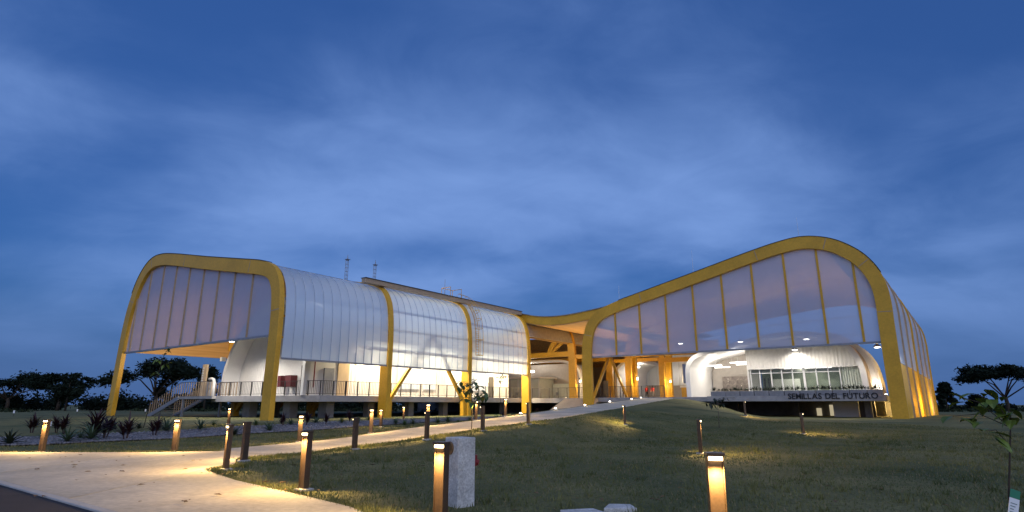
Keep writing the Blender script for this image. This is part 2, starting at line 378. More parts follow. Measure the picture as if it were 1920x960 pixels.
def gridmesh(name, xs, ys, m):
    X, Y = np.meshgrid(xs, ys); Z = ground(X, Y); nx, ny = len(xs), len(ys)
    V = np.stack([X.ravel(), Y.ravel(), Z.ravel()], 1)
    F = []
    for j in range(ny - 1):
        for i in range(nx - 1): a = j * nx + i; F.append((a, a + 1, a + nx + 1, a + nx))
    me = bpy.data.meshes.new(name); me.from_pydata([tuple(p) for p in V], [], F); me.materials.append(M(m))
    me.polygons.foreach_set('use_smooth', [True] * len(me.polygons))
    o = bpy.data.objects.new(name, me); col.objects.link(o); return o
xs = np.unique(np.concatenate([np.linspace(-900, -60, 12), np.linspace(-60, -16, 23), np.arange(-16, 34, .5), np.linspace(34, 70, 19), np.linspace(70, 900, 12)]))
ys = np.unique(np.concatenate([np.linspace(-60, 2, 8), np.arange(2, 62, .5), np.linspace(62, 130, 18), np.linspace(130, 1500, 14)]))
lawn = gridmesh('lawn', xs, ys, 'lawn'); tag(lawn, 'dark green mown lawn rising in a mound to the building', 'lawn', kind='structure')

# --- plaza, asphalt road, kerb, path
ZP = .03
plaza_far = [(-60, 16.0), (-9.0, 16.0), (-7.9, 16.3)]
lawn_front = [(-5.75, 12.6), (-5.95, 12.05), (-5.6, 11.4), (-4.6, 10.2), (-3.2, 8.85), (-2.0, 7.65), (-1.0, 6.2), (-.2, 4.6), (.3, 3.0)]
# straight line of the kerb between road and plaza
ka, kb = np.array((-8.5, 10.2)), np.array((-4.9, 7.5)); kd = (kb - ka) / np.linalg.norm(kb - ka); kn = np.array((-kd[1], kd[0]))
def kpt(t, off=0): p = ka + kd * t + kn * off; return (float(p[0]), float(p[1]))
road = MB(); road.prism([kpt(-70, -.13), kpt(-70, -14), kpt(40, -14), kpt(40, -.13)], -.2, .012)
tag(road.build('asphalt_road', 'asphalt'), 'dark asphalt road in the bottom left corner', 'road', kind='structure')
kerb = MB(); kerb.prism([kpt(-70, -.128), kpt(40, -.128), kpt(40, -.002), kpt(-70, -.002)], -.2, ZP + .004)
tag(kerb.build('kerb', 'kerb_concrete', bevel=.012), 'pale flush kerb between asphalt and plaza', 'kerb', kind='structure')
plaza = thing('plaza', 'pale concrete forecourt lit by bollards, bottom left', 'pavement', (-9, 12, 0)); plaza['kind'] = 'structure'
def quadcut(y_of, *a): pass
far_line = [(-60, 16.0), (-24, 16.0), (-16.5, 16.0), (-9.0, 16.0), (-7.75, 16.2)]
# slabs: cut across at chosen joints
j0 = [(-60.0, 16.0), kpt(-56)]
def slab(poly, name='slab', parent=plaza): return MB().prism(poly, -.15, ZP).build(name, 'path_concrete', parent)
G = .03
slab([kpt(-56, 0), kpt(-16, 0), (-22, 16), (-60, 16)])
slab([kpt(-16 + G, 0), kpt(-7, 0), (-14.5, 16), (-22 + G, 16)])
slab([kpt(-7 + G, 0), kpt(-1.2, 0), (-9.6, 16), (-14.5 + G, 16)])
slab([kpt(-1.2 + G, 0), kpt(3.2, 0), (-5.95, 12.05), (-5.75, 12.6), (near[0][0], near[0][1]), (-7.85, 16.35), (-9.6 + G, 16)])
slab([kpt(3.2 + G, 0), kpt(9.5, 0), (.3, 3.0), (-.2, 4.6), (-1.0, 6.2), (-2.0, 7.65), (-3.2, 8.85), (-4.6, 10.2), (-5.6, 11.4), (-5.95 + G, 12.05 - G)])
path = thing('concrete_path', 'long concrete footpath ramping up the mound to the entrance', 'path', (near[0][0], near[0][1], 0)); path['kind'] = 'structure'
tot = len(near); step = 4
for i in range(0, tot - 1, step):
    j = min(i + step, tot - 1); m = MB(); L_ = []; R_ = []
    for k in range(i, j + 1):
        e = .018 if k == i else (-.018 if k == j else 0)
        dvec = np.array([nn[k][1], -nn[k][0]]); p = near[k][:2] + dvec * e; q = near[k][:2] + nn[k] * PATHW + dvec * e
        if k == 0: q = np.array((-7.84, 16.36)); 
        z = near[k][2] + ZP
        L_.append((p[0], p[1], z)); R_.append((q[0], q[1], z))
    n = len(L_); vs = []
    for a, b in zip(L_, R_): vs += [a, b, (b[0], b[1], b[2] - .16), (a[0], a[1], a[2] - .16)]
    fs = []
    for k in range(n - 1):
        o = 4 * k; fs += [(o, o+1, o+5, o+4), (o+1, o+2, o+6, o+5), (o+2, o+3, o+7, o+6), (o+3, o, o+4, o+7)]
    fs += [(0, 3, 2, 1), (4*n-4, 4*n-3, 4*n-2, 4*n-1)]
    m.add(vs, fs); m.build('slab', 'path_concrete', path)

# ================================================================== BUILDING
B = lambda: MB(W)
OR = catmull([(-.58,.15),(-.58,4),(-.62,7.4),(-.64,8.9),(-.5,10.4),(.02,11.85),(1.05,13.25),(2.75,14.45),(4.8,15),(6.8,14.86),(9.55,14.3),(14.5,13.12),(19.9,11.85),(22.6,11.2),(24.6,10.45),(25.7,9.4),(26.2,8.2),(26.45,6.5),(26.5,3),(26.5,.15)], 5)
OL = catmull([(33.1,.15),(33.1,4),(33.1,6.8),(33.25,8.6),(33.6,9.8),(34.4,10.8),(35.9,11.4),(39,12.0),(43.9,12.9),(49,13.9),(51.5,14.35),(53,14.52),(54.4,14.5),(55.6,14.15),(56.7,13.4),(57.6,12.3),(58.3,10.8),(58.8,9),(59.1,6),(59.35,.25)], 5)
# both run column -> roof -> column with increasing u; inside lies to the right-hand side
INR = offset(OR, -1.05); INL = offset(OL, -1.05)
LV0 = -30.07
# back profile of the right wing: lower and splayed outwards
def lerp_prof(P, t):
    out = []
    for (u, z) in P:
        w = max(0, min(1, (26 - u) / 26)); out.append((u - 1.55 * t * w, .15 + (z - .15) * (1 - .17 * t * w)))
    return out

left_wing = thing('left_wing_canopy', 'left wing: yellow arched frames with milky ribbed side skin on columns', 'building', W(46, -15, .2))
right_wing = thing('right_wing_canopy', 'right wing: tall yellow arched gable with purple-grey mesh screen', 'building', W(13, 8, .2))

def frame(P, IN, v0, v1, name, parent, m='yellow_paint', bev=.02):
    return B().band(P, IN, v0, v1).build(name, m, parent, bevel=bev)
# --- left wing frames
gl = frame(OL, INL, LV0 - .3, LV0 + .08, 'gable_frame', left_wing)
gl['label'] = 'yellow front gable frame facing the lawn'
for uu, zz in ((36.9, 11.1), (45.5, 12.6), (57.1, 10.5)):     # bolted splice plates
    pass
for v in (-20.1, -10.0, -.05, 10, 20, 30):
    k_ = [i for i, p in enumerate(OL) if not (p[0] > 56 and p[1] < 6.2)]; Pk = [OL[i] for i in k_]; frame(Pk, offset(Pk, -.95), v - .22, v + .22, 'side_frame', left_wing)
def flashing(P, v0, v1, parent):
    k = [p for p in P if p[1] > 11.25]; o_ = offset(k, .05); B().band(o_, offset(k, .004), v0, v1).build('flashing', 'dark_metal', parent)
def splices(P, idx, v, parent, d=1.05):
    for i in idx:
        a, b = np.array(P[i]), np.array(P[i + 1]); tt = (b - a) / np.linalg.norm(b - a); n_ = np.array((tt[1], -tt[0])); h_ = tt * .03
        q = [a + n_ * .06 - h_, a + n_ * .06 + h_, a + n_ * (d - .06) + h_, a + n_ * (d - .06) - h_]
        B().slabv([tuple(x) for x in q], v - .012, v - .001).build('splice_plate', 'tan_metal', parent)
flashing(OL, LV0 - .33, LV0 + .2, left_wing); flashing(OR, -.33, .2, right_wing)
splices(OL, (12, 33, 44, 62, 80), LV0 - .3, left_wing); splices(OR, (12, 27, 36, 49, 60, 80), -.3, right_wing)
# --- gable screen, both wings
def screen(parent, IN, v, mull, zb, wd=.10, joints=()):
    cl = [p for p in IN if p[1] > zb]; poly = [(cl[0][0], zb)] + cl + [(cl[-1][0], zb)]
    us = [p[0] for p in poly]; cuts = [min(us)] + sorted(mull) + [max(us)]
    for a, b in zip(cuts[:-1], cuts[1:]):
        q = clip_strip(poly, a + (wd/2 + .004 if a != cuts[0] else 0), b - (wd/2 + .004 if b != cuts[-1] else 0))
        if len(q) > 2:
            mb = B(); mb.add([(p[0], v, p[1]) for p in q], [tuple(range(len(q)))]); mb.build('mesh_panel', 'gable_mesh', parent, face=(-E2[0], -E2[1], 0))
    for u in mull:
        top = [p for p in clip_strip(poly, u - .01, u + .01)]; zt = max(p[1] for p in top) + .15
        B().box((u - wd/2, v - .10, zb), (u + wd/2, v + .10, zt)).build('mullion', 'yellow_paint' if wd > .13 else 'tan_metal', parent)
    B().box((cuts[0] - .05, v - .08, zb - .16), (cuts[-1] + .05, v + .08, zb - .002)).build('bottom_rail', 'grey_metal', parent)
INLs = offset(OL, -.98); INRs = offset(OR, -.98)
screen(left_wing, INLs, LV0, [57.2,55.0,52.5,50.0,47.5,45.0,42.5,40.0,37.4], 5.95, .12)
screen(right_wing, INRs, 0, [22.69,20.06,17.36,14.68,11.98,9.31,6.63,4.06,1.55], 5.95, .17)
# --- right wing frames
gr = frame(OR, INR, -.3, .08, 'gable_frame', right_wing); gr['label'] = 'tall yellow front arch of the right wing'
NRB = 6; VB = 22.0
for i in range(1, NRB + 1):
    t = i / NRB; P = lerp_prof(OR, t); v = VB * t
    if i in (3, 6):
        frame(P, offset(P, -.9), v - .25, v + .25, 'arch_frame', right_wing)
    else:
        k = [p for p in P if p[0] < 5]; frame(k, offset(k, -.13), v - .035, v + .035, 'side_rib', right_wing, m='tan_metal', bev=0)
for v, zt in ((10, 9.5), (20, 9.0)):          # inner row of columns along the entrance street
    c = [p for p in OR if p[0] > 23]; frame(c, offset(c, -.75), v - .22, v + .22, 'inner_column', right_wing)
# --- side skin of the right wing: upper clear sheet, lower perforated yellow sheet
def loft_strip(P0, P1, va, vb, t, m, name, parent):
    if t == 0:                       # thin sheet cladding
        mb = B(); n = len(P0); mb.add([q for k in range(n) for q in ((P0[k][0], va, P0[k][1]), (P1[k][0], vb, P1[k][1]))], [(2*k, 2*k+1, 2*k+3, 2*k+2) for k in range(n - 1)])
        return mb.build(name, m, parent, smooth=True, face=(-E1[0], -E1[1], .2))
    o0, i0 = P0, offset(P0, -t); o1, i1 = P1, offset(P1, -t); n = len(P0); mb = B(); vs = []
    for k in range(n): vs += [(o0[k][0], va, o0[k][1]), (i0[k][0], va, i0[k][1]), (o1[k][0], vb, o1[k][1]), (i1[k][0], vb, i1[k][1])]
    fs = []
    for k in range(n - 1):
        p, q = 4*k, 4*k+4; fs += [(p, q, q+2, p+2), (p+1, p+3, q+3, q+1), (p, p+1, q+1, q), (p+2, q+2, q+3, p+3)]
    fs += [(0, 2, 3, 1), (4*n-4, 4*n-3, 4*n-1, 4*n-2)]
    mb.add(vs, fs); return mb.build(name, m, parent, recalc=True)
S_ = offset(OR, -.12)
low = [p for p in S_ if p[0] < 3 and p[1] < 4.4]; low = [low[0], (low[-1][0], 4.35)]
up = [(low[1][0], 4.39)] + [p for p in S_ if p[0] < 4.6 and p[1] > 4.6]
for i in range(NRB):
    t0, t1 = i / NRB, (i + 1) / NRB; va, vb = VB * t0 + .07, VB * t1 - .07
    if i == 0: va = .32
    ta, tb = va / VB, vb / VB
    loft_strip(lerp_prof(up, ta), lerp_prof(up, tb), va, vb, 0, 'polycarbonate_far', 'side_panel', right_wing)
    loft_strip(lerp_prof(low, ta), lerp_prof(low, tb), va, vb, 0, 'perforated_yellow', 'perforated_panel', right_wing)
# --- roofs and wooden linings
def roof(P, va, vb, d, t, m, name, parent, Pb=None):
    return loft_strip(offset(P, -d), offset(Pb or P, -d), va, vb, t, m, name, parent)
rl_out = [p for p in OL if p[0] > 36.1 and p[1] > 6.3]; rl_in = [p for p in OL if p[0] > 36.4 and p[1] > 5.9]
roof(rl_out, LV0 + .27, 34, .12, .08, 'grey_metal', 'roof_sheet', left_wing)
roof(rl_in, LV0 + .27, 34, .75, .05, 'wood_ceiling', 'timber_lining', left_wing)
sh_ = [p for p in OL if p[0] < 36.7 and p[1] > 8.3]
roof(sh_, .2, 34, .12, .08, 'grey_metal', 'roof_sheet', left_wing); roof(sh_, .2, 34, .75, .05, 'wood_ceiling', 'timber_lining', left_wing)
rr_out = [p for p in OR if p[0] > 4.4 and p[1] > 9.0]; rr_in = [p for p in OR if 3.0 < p[0] < 24.6 and p[1] > 9.5]
roof(rr_out, .31, VB, .12, .08, 'grey_metal', 'roof_sheet', right_wing, lerp_prof(rr_out, 1))
roof(rr_in, .31, VB, .75, .05, 'wood_ceiling', 'timber_lining', right_wing, lerp_prof(rr_in, 1))
# --- ribbed translucent panels on the left wing's right-hand side
S_ = offset(OL, -.16)
sk = [(33.26, 4.35)] + [p for p in S_ if p[0] < 35.9 and p[1] > 4.6]
def poly_panels(v0, v1, n):
    w = (v1 - v0) / n; base = None
    for i in range(n):
        va = v0 + i * w
        if base is None:
            base = loft_strip(sk, sk, va + .02, va + w - .02, 0, 'polycarbonate', 'translucent_panel', left_wing); bv = va
        else:
            c = base.copy(); col.objects.link(c); d = va - bv; c.location = base.location + Vector((E2[0] * d, E2[1] * d, 0))
        if i:
            pass
    sb = None
    for i in range(1, n):
        v = v0 + i * w
        if sb is None:
            so = offset(sk, .035); sb = B().band(so, offset(so, -.10), v - .011, v + .011).build('seam', 'seam_metal', left_wing); sv = v
        else:
            c = sb.copy(); col.objects.link(c); d = v - sv; c.location = sb.location + Vector((E2[0] * d, E2[1] * d, 0))
poly_panels(LV0 + .27, -20.34, 12); poly_panels(-19.86, -10.24, 13); poly_panels(-9.76, -.29, 11)
B().box((33.24, LV0 + .3, 4.22), (33.36, -.3, 4.348)).build('skin_rail', 'grey_metal', left_wing)
for z in (5.7, 7.2, 8.6):            # purlins seen through the skin
    B().box((33.75, LV0 + .3, z), (33.87, -.3, z + .14)).build('purlin', 'yellow_paint', left_wing)
# --- diagonal braces
for (va, vb) in ((-20.1, -10.0),):
    mid = (va + vb) / 2
    B().bar((33.55, va + .2, 1.2), (33.55, mid - .1, 7.2), .26).build('brace', 'yellow_paint', left_wing)
    B().bar((33.55, vb - .2, 1.2), (33.55, mid + .1, 7.2), .26).build('brace', 'yellow_paint', left_wing)
    for v in (va + .35, vb - .35): B().box((33.35, v - .28, .2), (33.75, v + .28, 1.5)).build('gusset', 'yellow_paint', left_wing)
B().bar((26.0, .3, 1.0), (26.0, 4.9, 6.4), .24).build('brace', 'yellow_paint', right_wing)
B().bar((26.0, 9.8, 1.0), (26.0, 5.1, 6.4), .24).build('brace', 'yellow_paint', right_wing)
# far-side column feet seen below the deck
for (u, v) in ((48.5, -24.2), (46.6, -21.5), (42.6, -20.5), (41.9, -19.6)):
    f = B().box((u - .32, v - .25, .1), (u + .32, v + .25, 1.5)).build('brace_foot', 'yellow_paint', left_wing)
    B().bar((u - .2, v, .7), (u - .95, v + .1, 1.5), .34).build('brace_arm', 'yellow_paint', f)
# tie beams and arched struts in the frames behind the entrance
for v in (10, 20):
    B().box((33.95, v - .2, 7.0), (47.5, v + .2, 7.62)).build('tie_beam', 'yellow_paint', left_wing)
    a = catmull([(37.2, 7.62), (36.6, 8.7), (35.7, 9.7), (34.2, 10.4)], 5)
    B().band(a, offset(a, .6), v - .16, v + .16).build('arched_strut', 'yellow_paint', left_wing)
    B().bar((36.4, v, 7.6), (34.4, v, 9.3), .3).build('strut', 'yellow_paint', left_wing)
for v in (10, 20):
    B().box((17.5, v - .18, 6.5), (25.7, v + .18, 7.05)).build('tie_beam', 'yellow_paint', right_wing)
    B().box((26.55, v - .14, 6.7), (33.05, v + .14, 7.15)).build('street_beam', 'yellow_paint', left_wing)
# --- valley canopy between the wings
canopy = thing('entrance_canopy', 'low curved yellow roof valley joining both wings over the entrance', 'canopy', W(29.8, 6, 1))
VT = catmull([(34.9,11.25),(33.9,11.02),(32.6,10.72),(31.2,10.53),(29.8,10.46),(28.4,10.48),(27,10.58),(25.4,10.74),(24.3,10.86),(23.4,10.98)][::-1], 4)
VTl = [p for p in VT]
vb_ = B().band(VT, [(u, z - .88) for u, z in VT], .31, .62).build('valley_beam', 'yellow_paint', canopy, bevel=.02)
B().band([(u, z + .08) for u, z in VT], [(u, z + .005) for u, z in VT], .2, 34).build('roof_sheet', 'grey_metal', canopy)
B().band([(u, z - .90) for u, z in VT], [(u, z - .96) for u, z in VT], .34, 34).build('timber_lining', 'wood_ceiling', canopy)
gut = B().box((34.25, -22.2, 10.98), (34.75, .15, 11.36)).build('gutter_box', 'tan_metal', canopy)
B().box((34.18, -22.25, 11.362), (34.82, .17, 11.41)).build('gutter_cap', 'dark_metal', gut)
# --- rooftop things
def mast(v, z0, z1, u, label, three=False):
    t = thing('roof_mast', label, 'mast', W(u, v, z0), 'slim masts on the left roof')
    for (a, b) in ((-.12, -.12), (.12, -.12), (0, .14)):
        B().tube([(u + a, v + b, z0), (u + a, v + b, z1 - .5)], .028, 5).build('leg', 'grey_metal', t)
    m = B()
    n = 6
    for i in range(n + 1):
        z = z0 + .15 + (z1 - .65 - z0 - .15) * i / n
        m.tube([(u - .12, v - .12, z), (u + .12, v - .12, z), (u, v + .14, z), (u - .12, v - .12, z)], .016, 4)
    m.build('lattice', 'grey_metal', t)
    B().box((u - .2, v - .2, z1 - .56), (u + .2, v + .2, z1 - .5)).build('head_plate', 'grey_metal', t)
    B().tube([(u, v, z1 - .5), (u, v, z1)], .06, 6, .015).build('spike', 'grey_metal', t)
    B().box((u - .26, v - .26, z0 - .3), (u + .26, v + .26, z0 + .12)).build('base_plate', 'grey_metal', t)
mast(-15.9, 13.2, 16.3, 45, 'slim lattice mast on the left roof, left of the pair')
mast(-12.2, 13.2, 16.45, 45, 'slim lattice mast on the left roof, right of the pair, beside the gutter end')
t = thing('roof_access_rail', 'yellow roof access handrail with aerial above the caged ladder', 'railing', W(35.5, -10, 11.3))
m = B()
for (u, v) in ((35, -11), (36.2, -11), (35, -9.4), (36.2, -9.4)): m.tube([(u, v, 11.1), (u, v, 12.5)], .03, 5)
m.build('post', 'yellow_paint', t)
B().tube([(35, -11, 12.5), (36.2, -11, 12.5), (36.2, -9.4, 12.5), (35, -9.4, 12.5)], .03, 5).build('top_rail', 'yellow_paint', t)
B().tube([(35.6, -11.2, 11.2), (35.6, -11.2, 13.3)], .05, 5, .02).build('aerial', 'grey_metal', t)
t = thing('caged_ladder', 'yellow caged access ladder curving over the left wing skin', 'ladder', W(33.0, -9.4, 6.2))
lp = [p for p in offset(OL, .22) if p[1] > 5.8 and p[0] < 35.6]
for dv in (-.22, .22): B().tube([(p[0], -9.3 + dv, p[1]) for p in lp], .03, 5).build('rail', 'yellow_paint', t)
m = B()
for i in range(0, 40):
    k = i / 39 * (len(lp) - 1); a = int(k); b = min(a + 1, len(lp) - 1); f = k - a
    p = (lp[a][0] * (1-f) + lp[b][0] * f, lp[a][1] * (1-f) + lp[b][1] * f); m.tube([(p[0], -9.52, p[1]), (p[0], -9.08, p[1])], .016, 4)
r_ = m.build('rungs', 'yellow_paint', t); r_['kind'] = 'stuff'
lo = offset(lp, .62)
for k in range(0, len(lp), 3):
    p, q = lp[k], lo[k]; d = (q[0] - p[0], q[1] - p[1])
    B().tube([(p[0] + d[0] * f, -9.3 + g, p[1] + d[1] * f) for (f, g) in ((0, -.24), (.5, -.38), (.9, -.25), (1, 0), (.9, .25), (.5, .38), (0, .24))], .022, 4).build('hoop', 'yellow_paint', t)
for g in (-.25, .25): B().tube([(p[0] + (q[0]-p[0]) * .9, -9.3 + g, p[1] + (q[1]-p[1]) * .9) for p, q in zip(lp, lo)], .016, 4).build('cage_strap', 'yellow_paint', t)
for i, (px, uu, vv, zz, hh) in enumerate([(0, 14.5, .1, 13.1, 2.3), (0, 5.2, .1, 14.95, 1.9), (0, 22.2, .1, 11.3, 1.6)]):
    o = B().tube([(uu, vv, zz), (uu, vv, zz + hh)], .018, 5, .008).build('lightning_rod', 'white_steel')
    tag(o, ['thin lightning rod halfway down the right roof slope', 'thin lightning rod at the peak of the right arch', 'thin lightning rod low above the entrance valley'][i], 'rod', 'lightning rods on the right roof')

# ------------------------------------------------------------------ decks
DZ = 1.9
def deck(name, label, poly, th, piers, edge='slab_concrete'):
    c = np.mean(poly, axis=0); t = thing(name, label, 'deck', W(c[0], c[1], .2))
    B().prism(poly, DZ - th, DZ).build('floor_slab', edge, t, bevel=.015)
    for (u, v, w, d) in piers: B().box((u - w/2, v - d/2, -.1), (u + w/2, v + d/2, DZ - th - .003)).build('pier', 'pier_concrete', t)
    return t
deck('left_deck', 'raised concrete deck of the left wing on dark piers', [(34.6,-25.5),(44.7,-28),(48.7,-26.3),(57,-20),(57,34),(34.62,34)], .46,
     [(36,-23.8,1.0,.7),(43.3,-25.8,1.0,.7),(38.6,-25.2,.9,.7),(46,-22,1,.7),(36,-15,.6,.6),(36,-10.5,.6,.6),(36,-5.5,.6,.6),(41,-15,.6,.6),(41,-5,.6,.6),(36,-19.6,.6,.6),(36,-1,.6,.6),(45,-12,.7,.7)])
deck('right_deck', 'raised concrete deck of the right wing above a dark undercroft', [(.7,1.2),(25.6,1.2),(25.6,34),(.7,34)][::-1], .42,
     [(2.2,3.0,.5,.5),(8.5,8,.5,.5),(14,8,.5,.5),(.9+.6,12,.5,.5)])
t = deck('street_deck', 'lit deck between the wings behind the entrance columns', [(25.62,2.4),(34.58,2.4),(34.58,34),(25.62,34)], .5, [(31,6,.6,.6)])
# sloping ramp of the street deck
o = B(); o.add([(25.8,-.6,.72),(30.2,-.6,.72),(30.2,2.38,1.86),(25.8,2.38,1.86),(25.8,-.6,.4),(30.2,-.6,.4),(30.2,2.38,.6),(25.8,2.38,.6)], [(0,1,2,3),(4,7,6,5),(0,4,5,1),(1,5,6,2),(2,6,7,3),(3,7,4,0)])
tag(o.build('entrance_ramp', 'path_concrete'), 'short ramp lit orange rising to the street deck', 'ramp')
# dark back wall of the undercrofts
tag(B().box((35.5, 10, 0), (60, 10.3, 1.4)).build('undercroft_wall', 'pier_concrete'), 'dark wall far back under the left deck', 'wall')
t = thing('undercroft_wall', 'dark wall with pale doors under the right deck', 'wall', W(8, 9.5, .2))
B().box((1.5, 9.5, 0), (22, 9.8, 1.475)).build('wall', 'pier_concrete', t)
B().box((3.1, 5.0, .1), (5.0, 5.3, 1.475)).build('pale_panel', 'white_paint', t)
B().box((1.9, 5.05, .1), (3.05, 5.25, 1.475)).build('door', 'dark_metal', t)
B().box((5.3, 9.3, .2), (5.9, 9.49, 1.2)).build('lit_opening', 'window_dim', t)
B().box((6.6, 9.3, .2), (7.0, 9.49, .9)).build('lit_opening', 'window_dim', t)
# ------------------------------------------------------------------ railings
def railing(name, label, runs, post=1.15, bal=.16, h=1.08, m='dark_metal'):
    p0 = runs[0][0]; t = thing(name, label, 'railing', W(p0[0], p0[1], DZ)); b = B()
    posts = B(); pb = None
    for run in runs:
        for (a, c) in zip(run[:-1], run[1:]):
            A_, C_ = np.array(a, float), np.array(c, float); Lg = np.linalg.norm(C_ - A_); n = max(1, round(Lg / post))
            B().bar((*A_, DZ + h), (*C_, DZ + h), .05, .035).build('top_rail', m, t)
            B().bar((*A_, DZ + .12), (*C_, DZ + .12), .03, .03).build('bottom_rail', m, t)
            for i in range(n + (1 if c is run[-1] else 0)):
                p = A_ + (C_ - A_) * i / n
                if pb is None: pb = B().box((p[0] - .025, p[1] - .045, DZ + .002), (p[0] + .025, p[1] + .045, DZ + h - .02)).build('post', m, t); bp = p
                else:
                    q = pb.copy(); col.objects.link(q); d = p - bp; q.location = pb.location + Vector((E1[0]*d[0] + E2[0]*d[1], E1[1]*d[0] + E2[1]*d[1], 0))
            nb = round(Lg / bal)
            for i in range(1, nb):
                p = A_ + (C_ - A_) * i / nb; b.box((p[0] - .009, p[1] - .009, DZ + .12), (p[0] + .009, p[1] + .009, DZ + h - .02))
    o = b.build('balusters', m, t, recalc=False); o['kind'] = 'stuff'; return t
railing('deck_railing', 'long dark baluster railing along the left deck', [[(44.6,-27.85),(34.72,-25.4),(34.72,2.5)]])
railing('deck_railing', 'dark railing across the street deck between the entrance columns', [[(34.5,2.5),(26.6,2.5)]])
railing('deck_railing', 'short dark railing on the grey slab left of the path end', [[(25.4,1.35),(18.6,1.35)]])
# ------------------------------------------------------------------ stairs at the left end
t = thing('outdoor_stair', 'steel stair descending left from the left deck', 'stairs', W(53, -27.5, .2))
B().box((44.75, -28.3, DZ - .22), (50.2, -26.2, DZ)).build('landing', 'slab_concrete', t)
for v in (-28.42, -26.2): B().bar((50.1, v, DZ - .12), (55.6, v, .15), .08, .34).build('stringer', 'grey_metal', t)
ns = 10
for i in range(ns):
    f = (i + .5) / ns; B().box((50.1 + 5.5 * f - .16, -28.36, DZ - .2 - 1.55 * f), (50.1 + 5.5 * f + .16, -26.25, DZ - .16 - 1.55 * f)).build('tread', 'grey_metal', t)
B().box((49.6, -28.25, .1), (49.75, -28.1, DZ - .23)).build('support_post', 'grey_metal', t)
B().box((47, -26.4, .1), (47.15, -26.25, DZ - .23)).build('support_post', 'grey_metal', t)
m = B()
for i in range(26):
    f = i / 25; u = 44.9 + 10.5 * f; z = DZ if u < 50.1 else DZ - (u - 50.1) / 5.5 * 1.7
    m.box((u - .018, -28.4, z), (u + .018, -28.34, z + 1.15))
    m.box((u - .018, -26.28, z), (u + .018, -26.22, z + 1.15))
m.build('baluster_posts', 'tan_metal', t)['kind'] = 'stuff'
for v in (-28.37, -26.25): B().tube([(44.9, v, DZ + 1.15), (50.1, v, DZ + 1.15), (55.4, v, 1.35)], .025, 5).build('handrail', 'dark_metal', t)
t = thing('vent_pipe', 'white bent vent pipe beside a grey cabinet on the stair landing', 'pipe', W(47.6, -26.6, DZ))
B().tube([(47.4, -26.9, DZ), (47.4, -26.9, DZ + 1.15), (47.55, -26.9, DZ + 1.4), (47.9, -26.9, DZ + 1.48), (48.3, -26.9, DZ + 1.45)], .13, 8).build('pipe', 'white_paint', t, smooth=True)
B().box((47.7, -27.1, DZ + .05), (48.4, -26.7, DZ + 1.25)).build('cabinet', 'grey_metal', t)
t = thing('totem_sign', 'narrow tan totem sign rising above the stair landing', 'sign', W(49.3, -26.6, DZ))
B().box((49.0, -26.9, DZ), (49.75, -26.75, DZ + 2.75)).build('panel', 'tan_side', t)
for i in range(6): B().box((49.45, -26.93, DZ + 1.3 + .21 * i), (49.65, -26.902, DZ + 1.44 + .21 * i)).build('glyph', 'tag_white', t)

# ------------------------------------------------------------------ left pod (white rounded building under the left wing)
pod = thing('white_pod', 'white rounded pod building on the left deck behind the gable column', 'building', W(40, -22, DZ))
def shell(pts, th, v0, v1, name, parent, m='white_paint'):
    P = catmull(pts, 6); return B().band(P, offset(P, -th), v0, v1).build(name, m, parent, smooth='auto')
LP = [(36.0,DZ+.01),(36.0,6.2),(36.3,8.0),(37.6,9.4),(40,9.9),(42.8,9.4),(44.8,8.2),(46.3,6.8),(47.3,5.4),(47.9,3.9),(48.0,DZ+.01)]
shell(LP, .34, -26.0, -23.0, 'rounded_shell', pod)
iP = offset(catmull(LP, 6), -.33)
B().slabv([(iP[0][0], DZ)] + [p for p in iP if p[1] > DZ + .1] + [(iP[-1][0], DZ)], -24.6, -24.4).build('front_wall', 'ribbed_white_front', pod)
B().box((36.7, -25.2, DZ), (37.6, -24.62, 4.2)).build('door', 'dark_metal', pod)
B().box((38.9, -25.2, 2.6), (39.7, -24.62, 3.5)).build('notice_box', 'dark_red', pod)
B().box((40.3, -25.2, 2.6), (40.7, -24.62, 3.5)).build('notice_box', 'dark_red', pod)
B().box((36.3, -22.98, DZ), (43.5, -8, 7.0)).build('service_block', 'ribbed_white_side', pod)
B().box((35.9, -22.99, DZ), (36.28, -21.9, 7.0)).build('corner_post', 'tan_side', pod)
B().box((35.86, -24.3, DZ), (35.99, -23.4, 4.0)).build('side_door', 'grey_metal', pod)
B().tube([(35.88, -25.2, 4.9), (35.88, -25.2, 2.5)], .045, 6).build('red_pipe', 'red_paint', pod)
B().box((36.3, -7.9, DZ), (43.5, .4, 7.0)).build('rear_block', 'ribbed_white_side', pod)
for (va, vb) in ((-16.2, -13.6), (-13.1, -11.4), (-20.9, -19.7), (-6.5, -3.8)):
    w_ = B().box((36.2, va, 2.6 if vb != -19.7 else 4.6), (36.285, vb, 4.9 if vb != -19.7 else 5.1)).build('lit_window', 'window_lit', pod)
    B().box((36.18, va - .08, 2.45 if vb != -19.7 else 4.5), (36.26, va - .003, 5.0 if vb != -19.7 else 5.2)).build('window_frame', 'white_paint', w_)
B().box((36.2, -3.2, DZ), (36.28, -2.4, 4.1)).build('dark_door', 'dark_metal', pod)

